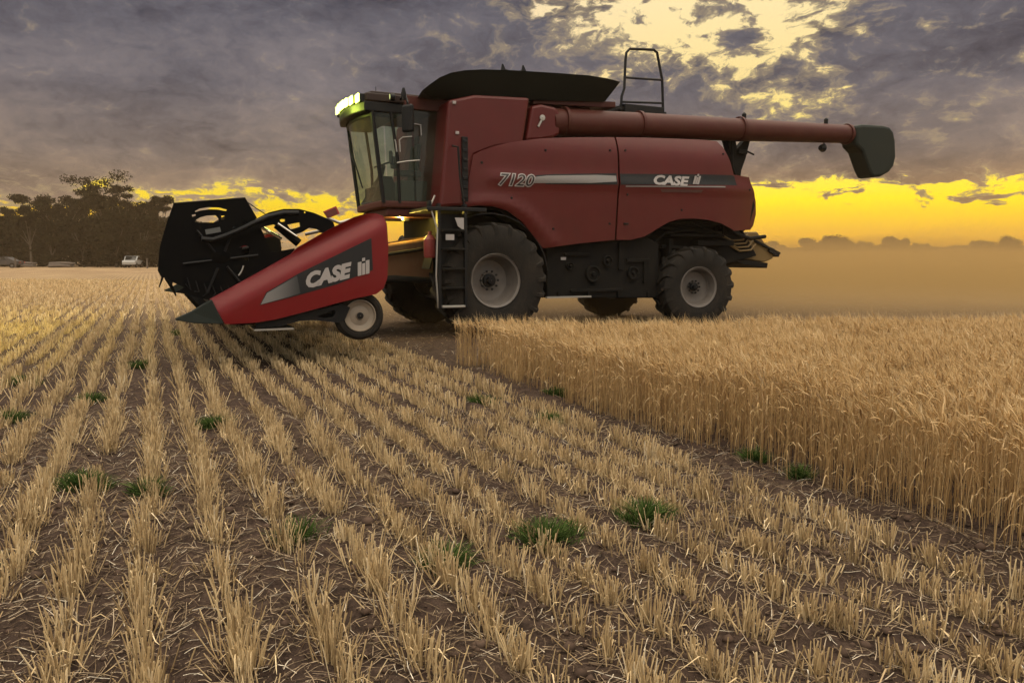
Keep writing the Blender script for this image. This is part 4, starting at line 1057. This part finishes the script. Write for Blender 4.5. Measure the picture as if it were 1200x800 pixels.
holes = [LL(s8(q, 180, 220), SY) for q in ([(385, 222), (430, 196), (520, 183), (620, 187), (688, 206), (678, 220), (600, 205), (520, 203), (440, 214), (392, 228)],
        [(383, 322), (400, 300), (440, 277), (500, 262), (580, 258), (606, 285), (612, 320), (560, 327), (480, 324), (430, 328)],
        [(357, 254), (392, 248), (396, 262), (362, 272)], [(632, 262), (664, 262), (668, 278), (636, 280)], [(632, 284), (662, 286), (660, 300), (634, 300)],
        [(805, 560), (850, 540), (890, 550), (900, 590), (885, 690), (860, 680), (845, 640)])]
shd = plate('reel_shield', out_, holes, SY-.012, SY+.012, BLKH, H)
b = MB(); x, z = L(249.5, 270.5, SY); b.box((x, SY-.02, z), (.16, .01, .055), (0, -.2, 0)); b.build('plate', mat('grey_worn_label', (.09, .09, .085), .5), shd)
b = MB(); x, z = L(205, 240, SY); 
q = LL([(203, 239), (287, 232.5), (300, 256)], SY); b.tube([(a, SY, c) for a, c in q], .014, 6); b.build('edging', BLKH, shd, True)
# reel arm (curved beam) with holes
AYH = -4.20
arm = LL([(236, 277), (250, 277.5), (262, 272), (280, 265), (300, 256.5), (315, 249), (332, 245), (350, 245), (367, 249.5), (380, 255), (390, 260.5), (392, 267), (380, 273), (371, 268.5), (362, 267), (354, 272), (343, 276), (330, 268), (321, 263), (310, 265.5), (296, 271), (280, 277), (262, 282.5), (247, 284)], AYH)
ah = [LL(s8(q, 280, 230), AYH) for q in ([(380, 222), (400, 213), (432, 215), (432, 236), (400, 242), (384, 238)], [(604, 146), (626, 144), (628, 158), (608, 160)], [(36, 222), (52, 220), (72, 240), (66, 250), (48, 240)], [(450, 268), (570, 245), (575, 285), (480, 312)])]
ra = plate('reel_arm', arm, ah, AYH-.03, AYH+.03, BLKH, H)
b = MB()
q = LL([(236, 280), (250, 281), (262, 277), (278, 270.5), (296, 262), (314, 254), (332, 249.5), (350, 249.5)], AYH-.04); b.tube([(a, AYH-.04, c) for a, c in q], .026, 8); b.build('arm_tube', BLK, ra, True)
b = MB(); q = LL([(324, 263), (350, 285)], AYH-.03); b.tube([(q[0][0], AYH-.03, q[0][1]), (q[1][0], AYH-.03, q[1][1])], .05, 10); lc = b.build('lift_cylinder', BLKH, H, True)
b = MB(); q = LL([(325, 262), (347, 277)], AYH-.06); b.tube([(q[0][0], AYH-.09, q[0][1]), (q[1][0], AYH-.09, q[1][1])], .014, 8); b.build('rod', CHR, lc, True)
b = MB(); q = LL([(306, 266), (330, 280)], AYH+.05); b.tube([(q[0][0], AYH+.05, q[0][1]), (q[1][0], AYH+.05, q[1][1])], .02, 8); b.build('rod', CHR, lc, True)
b = MB()
q = LL([(290, 237), (300, 244), (311, 251)], -4.1); b.tube([(a, -4.1, c) for a, c in q], .006, 5); b.build('hose', BLK, ra)
q = LL([(378.5, 248), (393.5, 241.5), (398, 250.5), (384, 256)], -4.05); b = MB(); b.prism(q, -4.07, -4.04); mk = b.build('marker_board', REFL, H, bevel=.004)
b = MB(); q = LL([(380, 249), (393, 243.3), (396.3, 250), (384.5, 254.5)], -4.08); b.prism(q, -4.078, -4.073); b.build('marker_face', mat('dark_marker_red', (.12, .02, .015), .5), mk)
b = MB()
for q in (LL([(383, 255), (398, 261), (410, 258)], -4.05), LL([(355, 275), (372, 271), (390, 275), (400, 267)], -3.9)): b.tube([(a, -4.05, c) for a, c in q], .02, 8)
b.build('hydraulic_hose', STEEL, H, True)
# underside beam and gauge wheel
b = MB(); q = LL([(300, 378), (352, 368), (400, 356), (410, 360), (404, 374), (396, 378), (368, 375), (350, 376), (330, 382), (300, 384)], -HY+.1)
plate('skid_beam', q, [LL([(371, 371), (382, 366), (391.5, 363), (393, 366), (390, 371), (380, 372.5)], -HY+.1)], -HY+.08, -HY+.2, BLK, H)
b = MB(); q = LL([(296, 385.5), (342, 386.5)], -HY+.2); b.box(((q[0][0]+q[1][0])/2, -HY+.3, q[0][1]), (q[1][0]-q[0][0], .5, .02)); b.build('skid_shoe', STEEL, H)
wx, wz = L(422.5, 370, -4.22)
for s in (-1, 1):
    t = tyre('wheel', .295, .19, .185, 0, .01, H, wx, s*4.12, wz, 0, s, 40, False)
    b = MB(); f = s; w = .19
    b.lathe([(.195, f*w*.46), (.185, f*w*.48), (.17, f*w*.30), (.12, f*w*.22), (.075, f*w*.30), (.05, f*w*.30), (.045, f*w*.40), (.005, f*w*.42)], (0, 0, 0), 'y', 32); b.build('rim', RIMW, t, True)
    b = MB(); b.lathe([(.042, f*w*.42), (.04, f*w*.50), (.005, f*w*.52)], (0, 0, 0), 'y', 14); b.build('hub', BLK, t, True)
    b = MB(); b.tube([(wx, s*3.98, wz), (wx-.1, s*3.98, wz+.2), (-3.1, s*3.98, .75)], .04, 8); b.build('wheel_arm', BLK, H, True)

# cab lamp beams: thrown forward over the stubble
def spot(loc, tgt, en, ang, col, blend=.8):
    l = bpy.data.lights.new('roof_lamp_light', 'SPOT'); l.energy = en; l.spot_size = R(ang); l.spot_blend = blend; l.color = col; l.shadow_soft_size = .08
    o = bpy.data.objects.new('roof_lamp_light', l); COL.objects.link(o); o.parent = H; o.location = loc
    o.rotation_euler = (Vector(tgt)-Vector(loc)).to_track_quat('-Z', 'Y').to_euler()
for y, ty in ((-.58, -4), (.14, 2), (.42, 8)):
    spot((roofc(y, -.12), y, 3.84), (-13, ty, 0), 1500, 62, (1.0, .86, .16))
gl = bpy.data.lights.new('roof_lamp_glow', 'POINT'); gl.energy = 22; gl.color = (.8, 1, .12); gl.shadow_soft_size = .1
go = bpy.data.objects.new('roof_lamp_glow', gl); COL.objects.link(go); go.parent = H; go.location = (roofc(-.4, -.22), -.45, 3.74)
spot((roofc(-.3, -.12), -.3, 3.84), (-5, -.5, .6), 260, 75, (1.0, .90, .20))

# ------------------------------------------------------------------ trees
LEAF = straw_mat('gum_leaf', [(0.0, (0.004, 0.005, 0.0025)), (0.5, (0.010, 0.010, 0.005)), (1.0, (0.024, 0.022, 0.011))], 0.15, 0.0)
BARK = mat('pale_gum_bark', (0.075, 0.06, 0.045), 0.9, var=0.35, vscale=1.2)
def tree(x, y, h, spread, style, seed, label, leaf=.34, group='gum trees of the wood at the left', dens=1.0):
    rg = np.random.default_rng(seed); rd = random.Random(seed)
    T = empty('gum_tree', (x, y, 0), rd.random()*6)
    tag(T, label, 'tree', group)
    b = MB(); tips = []
    th = h*(.36 if style == 'tall' else .22)
    lean = Vector((rd.uniform(-.06, .06), rd.uniform(-.06, .06), 1))
    r0 = h*.017
    fork = lean*th
    b.tube([(0, 0, -.2), tuple(lean*th*.5+Vector((rd.uniform(-.1, .1), 0, 0))), tuple(fork)], [r0*1.25, r0, r0*.85], 7)
    nl = 7 if style == 'tall' else 8
    for k in range(nl):
        a = 2*math.pi*k/nl+rd.uniform(-.4, .4); rr = spread*rd.uniform(.45, 1.0)*(.5 if k == 0 else 1); hz_ = h*rd.uniform(.62, .98) if style == 'tall' else h*rd.uniform(.38, .95)
        mid = Vector((math.cos(a)*rr*.45, math.sin(a)*rr*.45, th+(hz_-th)*.5)); end = Vector((math.cos(a)*rr, math.sin(a)*rr, hz_))
        b.tube([tuple(fork), tuple(mid), tuple(end)], [r0*.5, r0*.3, r0*.08], 5); tips.append((end, 1.0)); tips.append((mid.lerp(end, .55), .8))
        for q in range(3):
            e2 = mid.lerp(end, rd.uniform(.2, .9)) + Vector((rd.uniform(-1, 1), rd.uniform(-1, 1), rd.uniform(.0, .8)))*spread*.33
            b.tube([tuple(mid.lerp(end, .3)), tuple(e2)], [r0*.2, r0*.05], 4); tips.append((e2, .75))
    if style == 'bushy':
        for q in range(14):
            a = rd.random()*6.28; rr = spread*rd.uniform(.3, 1.0); tips.append((Vector((math.cos(a)*rr, math.sin(a)*rr, h*rd.uniform(.07, .5))), 1.1))
    b.build('trunk', BARK, T, True)
    pts = []; base_a = []
    for c, s in tips:
        n = int(260*s*dens); rad = spread*rd.uniform(.24, .42)*s
        p = rg.normal(0, 1, (n, 3)); p /= np.linalg.norm(p, axis=1, keepdims=True); p *= (rg.random(n)**.6)[:, None]*rad*(1 if leaf < .5 else rg.uniform(.7, 1.5, (n, 1)))
        p[:, 2] *= .55 if leaf < .5 else .85; p += np.array(c[:]); pts.append(p); base_a.append(np.full(n, rg.uniform(.15, .85)))
    p = np.concatenate(pts); a = np.clip(np.concatenate(base_a)+rg.normal(0, .15, len(p)), 0, 1)
    n = len(p); d = rg.normal(0, 1, (n, 3)); d[:, 2] -= .5; d /= np.linalg.norm(d, axis=1, keepdims=True)
    e = np.cross(d, rg.normal(0, 1, (n, 3))); e /= np.linalg.norm(e, axis=1, keepdims=True)
    s = (rg.uniform(.6, 1.4, n)*leaf)[:, None]
    V = np.stack([p-d*s*.5, p+e*s*.28, p+d*s*.5, p-e*s*.28], 1)
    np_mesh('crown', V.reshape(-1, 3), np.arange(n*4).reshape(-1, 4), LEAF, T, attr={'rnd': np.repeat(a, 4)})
    return T
def at(px, D): 
    return ((px-600)/F*D*math.cos(PITCH)/1.0*1.0, D)
def tx(px, D, top):    # position and height for a tree seen at px with its top at row `top`
    d = ray(px, 303.0); t = D/d.y
    return d.x*t, D, CH + (303-top)/F*D*1.012
wood = [  # px, distance, top row, spread factor, style, label
 (-62, 128, 236, .34, 'bushy', 'dark gum tree just outside the left picture border'),
 (-22, 122, 238, .36, 'bushy', 'dark round gum tree cut by the left border'),
 (14, 126, 240, .34, 'bushy', 'first low dark gum from the left border, domed crown'),
 (36, 116, 246, .28, 'tall', 'slender pale trunked gum near the left border'),
 (52, 130, 229, .33, 'tall', 'gum with open airy crown left of the tallest tree, farther of two'),
 (76, 124, 226, .36, 'tall', 'gum with broken flat crown beside the tallest tree on its left'),
 (62, 112, 255, .30, 'bushy', 'low bushy gum with pale leaning trunk under the airy crowns'),
 (98, 114, 252, .30, 'bushy', 'low bushy gum directly left of the foot of the tallest tree'),
 (128, 127, 208, .36, 'tall', 'tallest gum in the wood, wide layered open crown'),
 (112, 132, 232, .34, 'tall', 'gum half hidden behind the tallest one, on its left'),
 (150, 122, 226, .34, 'tall', 'gum at the right shoulder of the tallest tree, sloping crown'),
 (136, 112, 250, .32, 'bushy', 'dense low gum in front of the tallest tree'),
 (166, 114, 254, .30, 'bushy', 'dense low gum behind the white parked vehicle'),
 (176, 128, 240, .30, 'bushy', 'bushy gum with small gaps right of the tallest tree'),
 (192, 122, 234, .24, 'tall', 'small airy gum at the edge of the black reel shield'),
 (206, 118, 250, .28, 'bushy', 'gum behind the black reel shield of the header'),
 (232, 126, 262, .28, 'bushy', 'low gum behind the reel shield, last of the wood')]
for i, (px, D, top, sf, st, lab) in enumerate(wood):
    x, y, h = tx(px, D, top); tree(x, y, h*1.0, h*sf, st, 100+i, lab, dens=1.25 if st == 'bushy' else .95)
far = [(905, 430, 294, 'first hazy tree right of the combine rear, low'),
 (950, 440, 291, 'hazy tree left of the highest far crown'), (982, 420, 284, 'hazy tree with the highest crown of the far line, under the auger spout'),
 (1018, 450, 294, 'low hazy tree right of the highest far crown'), (1052, 430, 289, 'hazy domed tree in the middle of the far line'),
 (1078, 440, 294, 'low hazy tree just right of the domed far one'), (1120, 450, 298, 'lowest hazy tree, in the dip of the far line'),
 (1152, 435, 293, 'hazy tree near the right border with gappy crown'), (1182, 425, 289, 'hazy tall tree by the right picture border'),
 (1222, 430, 290, 'hazy tree beyond the right picture border'), (860, 440, 296, 'hazy tree behind the spreader of the combine')]
for i, (px, D, top, lab) in enumerate(far):
    x, y, h = tx(px, D, top-8); tree(x, y, h, h*.62, 'tall' if i % 3 == 1 else 'bushy', 300+i, lab, leaf=.75, group='trees of the far hazy line', dens=2.4)

# undergrowth and distant wood mass along the horizon
def scrub(name, x0, x1, y0, y1, n, h, label, leaf):
    rg = np.random.default_rng(55+n); x = rg.uniform(x0, x1, n); y = rg.uniform(y0, y1, n)
    hh = h*(.55+.45*noise2(x+900, y*0+3, .12, 66)); z = hh*rg.random(n)**.7
    p = np.stack([x, y, z], -1); d = rg.normal(0, 1, (n, 3)); d /= np.linalg.norm(d, axis=1, keepdims=True); e = np.cross(d, rg.normal(0, 1, (n, 3))); e /= np.linalg.norm(e, axis=1, keepdims=True)
    s = (rg.uniform(.6, 1.5, n)*leaf)[:, None]; V = np.stack([p-d*s*.5, p+e*s*.4, p+d*s*.5, p-e*s*.4], 1)
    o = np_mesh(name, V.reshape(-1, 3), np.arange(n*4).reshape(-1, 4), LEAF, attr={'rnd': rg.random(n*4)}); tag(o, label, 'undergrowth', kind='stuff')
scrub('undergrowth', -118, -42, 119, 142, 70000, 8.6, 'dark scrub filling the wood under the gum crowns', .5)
scrub('undergrowth', 60, 420, 452, 470, 60000, 10.4, 'hazy scrub closing the far tree line behind the dust', 1.2)

# ------------------------------------------------------------------ parked vehicles by the wood
WHT = mat('white_car_paint', (0.36, 0.36, 0.35), 0.35, dust=0.2)
DKC = mat('dark_car_paint', (0.03, 0.03, 0.035), 0.35, dust=0.2)
WIN = mat('car_window_dark', (0.012, 0.014, 0.016), 0.08)
def car(px, D, rz, body, label, ute=True):
    d = ray(px, 303); x = d.x*D/d.y
    T = empty('utility_vehicle' if ute else 'parked_car', (x, D, 0), rz); tag(T, label, 'car')
    prof = [(-2.3, .45), (-2.35, .80), (-2.25, .98), (-1.15, 1.08), (-.55, 1.62), (.45, 1.66), (.75, 1.62), (.95, 1.05), (2.35, 1.0), (2.4, .5)] if ute else \
           [(-2.2, .42), (-2.25, .75), (-1.2, .98), (-.55, 1.45), (.9, 1.5), (1.7, 1.05), (2.2, 1.0), (2.25, .45)]
    b = MB(); b.prism(prof, -.85, .85)
    if ute: b.box((1.65, 0, 1.02), (1.5, 1.5, .02))
    b.build('body', body, T, bevel=.06)
    for s in (-1, 1):
        b = MB(); b.prism([(-1.0, 1.12), (-.52, 1.55), (.05, 1.57), (.05, 1.12)], s*.853, s*.865); b.prism([(.12, 1.12), (.12, 1.57), (.55, 1.57), (.75, 1.12)], s*.853, s*.865); b.build('window', WIN, T)
        b = MB(); b.box((2.405, s*.68, .80), (.03, .22, .18)); b.build('tail_light', REFL, T)
    b = MB(); b.prism([(-1.17, 1.10), (-.60, 1.60), (-.63, 1.61), (-1.2, 1.11)], -.7, .7); b.build('windscreen', WIN, T)
    for xx in (-1.4, 1.45):
        for s in (-1, 1):
            b = MB(); b.lathe([(.18, -.1), (.34, -.11), (.36, -.07), (.36, .07), (.34, .11), (.18, .1)], (0, 0, 0), 'y', 18)
            w = b.build('wheel', RUB, T, True); w.location = (xx, s*.80, .36)
            b = MB(); b.lathe([(.19, s*.08), (.05, s*.06), (.005, s*.09)], (0, 0, 0), 'y', 14); b.build('rim', RIM, w, True)
car(155, 111, R(104), WHT, 'white utility vehicle parked before the wood, left of the header')
car(3, 104, R(10), DKC, 'dark parked car at the left border before the wood', False)
# fallen logs and fence posts by the wood
BARKD = mat('dead_wood', (0.10, 0.08, 0.065), 0.9, var=0.3)
def logpile(px, D, n, label):
    d = ray(px, 303); T = empty('log_pile', (d.x*D/d.y, D, 0)); tag(T, label, 'logs')
    for k in range(n):
        b = MB(); a = random.uniform(-.4, .4); b.tube([(-1.6+random.random(), k*.3-.4, .25+.3*(k % 2)), (0, k*.3-.4+a*.2, .33+.3*(k % 2)), (1.6, k*.3-.4+a, .25+.35*(k % 2))], [.24, .22, .13], 8); b.build('log', BARKD, T, True)
logpile(71, 108, 6, 'dark heap of fallen logs before the wood, right of the dark car')
logpile(27, 110, 4, 'small pale log heap near the left border')
for px, lab in ((17.5, 'leftmost thin fence post before the wood'), (172, 'thin fence post right of the white vehicle')):
    d = ray(px, 303); b = MB(); b.tube([(0, 0, -.1), (0.02, 0, 1.35)], [.11, .09], 8); b.box((0, 0, 1.2), (.26, .05, .05)); o = b.build('fence_post', BARKD, None, True); o.location = (d.x*103/d.y, 103, 0); tag(o, lab, 'post')

# ------------------------------------------------------------------ dust and air
def vol(name, col, dens, an):
    m = bpy.data.materials.new(name); m.use_nodes = True; nt = m.node_tree; nt.nodes.clear()
    v = nt.nodes.new('ShaderNodeVolumePrincipled'); v.inputs['Color'].default_value = (*col, 1); v.inputs['Density'].default_value = dens; v.inputs['Anisotropy'].default_value = an
    o = nt.nodes.new('ShaderNodeOutputMaterial'); nt.links.new(v.outputs[0], o.inputs['Volume']); return m
def dust(hs, dens, label):
    xs = np.concatenate([np.linspace(-3.4, 8, 50), np.linspace(8.6, 60, 60), np.linspace(62, 300, 40)]); ys_ = np.concatenate([np.linspace(-8, 12, 44), np.linspace(13, 260, 50)])
    X, Y = np.meshgrid(xs, ys_)
    h = (.9+1.1*noise2(X+300, Y+300, .16, 71)+.5*noise2(X+300, Y+300, .5, 72))*.66
    g_ = np.clip((X+3.4)/9, 0, 1); g_ = g_*g_*(3-2*g_)
    e2 = np.clip((Y+1.1+np.clip(X-5, 0, 16)*.4)/2.5, 0, 1)*np.clip((260-Y)/20, 0, 1)*np.clip((300-X)/20, 0, 1)
    h = .03 + hs*h*np.maximum(g_, .0)*np.sqrt(e2) + np.clip(X-12, 0, 60)*.006*e2
    ny_, nx_ = X.shape; top = np.stack([X, Y, h], -1).reshape(-1, 3); bot_ = np.stack([X, Y, np.full_like(X, -.25)], -1).reshape(-1, 3)
    i = np.arange(nx_*ny_).reshape(ny_, nx_); q = np.stack([i[:-1, :-1], i[:-1, 1:], i[1:, 1:], i[1:, :-1]], -1).reshape(-1, 4)
    off = nx_*ny_; ring = np.concatenate([i[0, :], i[1:, -1], i[-1, -2::-1], i[-2:0:-1, 0]]); r2 = np.roll(ring, -1)
    wall = np.stack([ring, ring+off, r2+off, r2], -1)
    o = np_mesh('dust', np.concatenate([top, bot_]), np.concatenate([q, q[:, ::-1]+off, wall]), vol('brown_dust', (0.50, 0.345, 0.150), dens, .15))
    o.location = (OX, OY, 0); o.rotation_euler = (0, 0, TH)
    tag(o, label, 'dust', kind='stuff')
dust(.8, .080, 'brown dust drifting low behind the combine harvester')
dust(1.5, .028, 'thinner dust hanging above the low dust')
dust(2.4, .006, 'faint top of the dust cloud before the far trees')
b = MB(); b.box((0, 210, 9.5), (1100, 640, 21.2)); hz = b.build('haze', vol('thin_evening_haze', (0.80, 0.62, 0.42), .0006, .45)); tag(hz, 'thin brown evening haze over the whole field', 'haze', kind='stuff')
for p in hz.data.polygons: pass
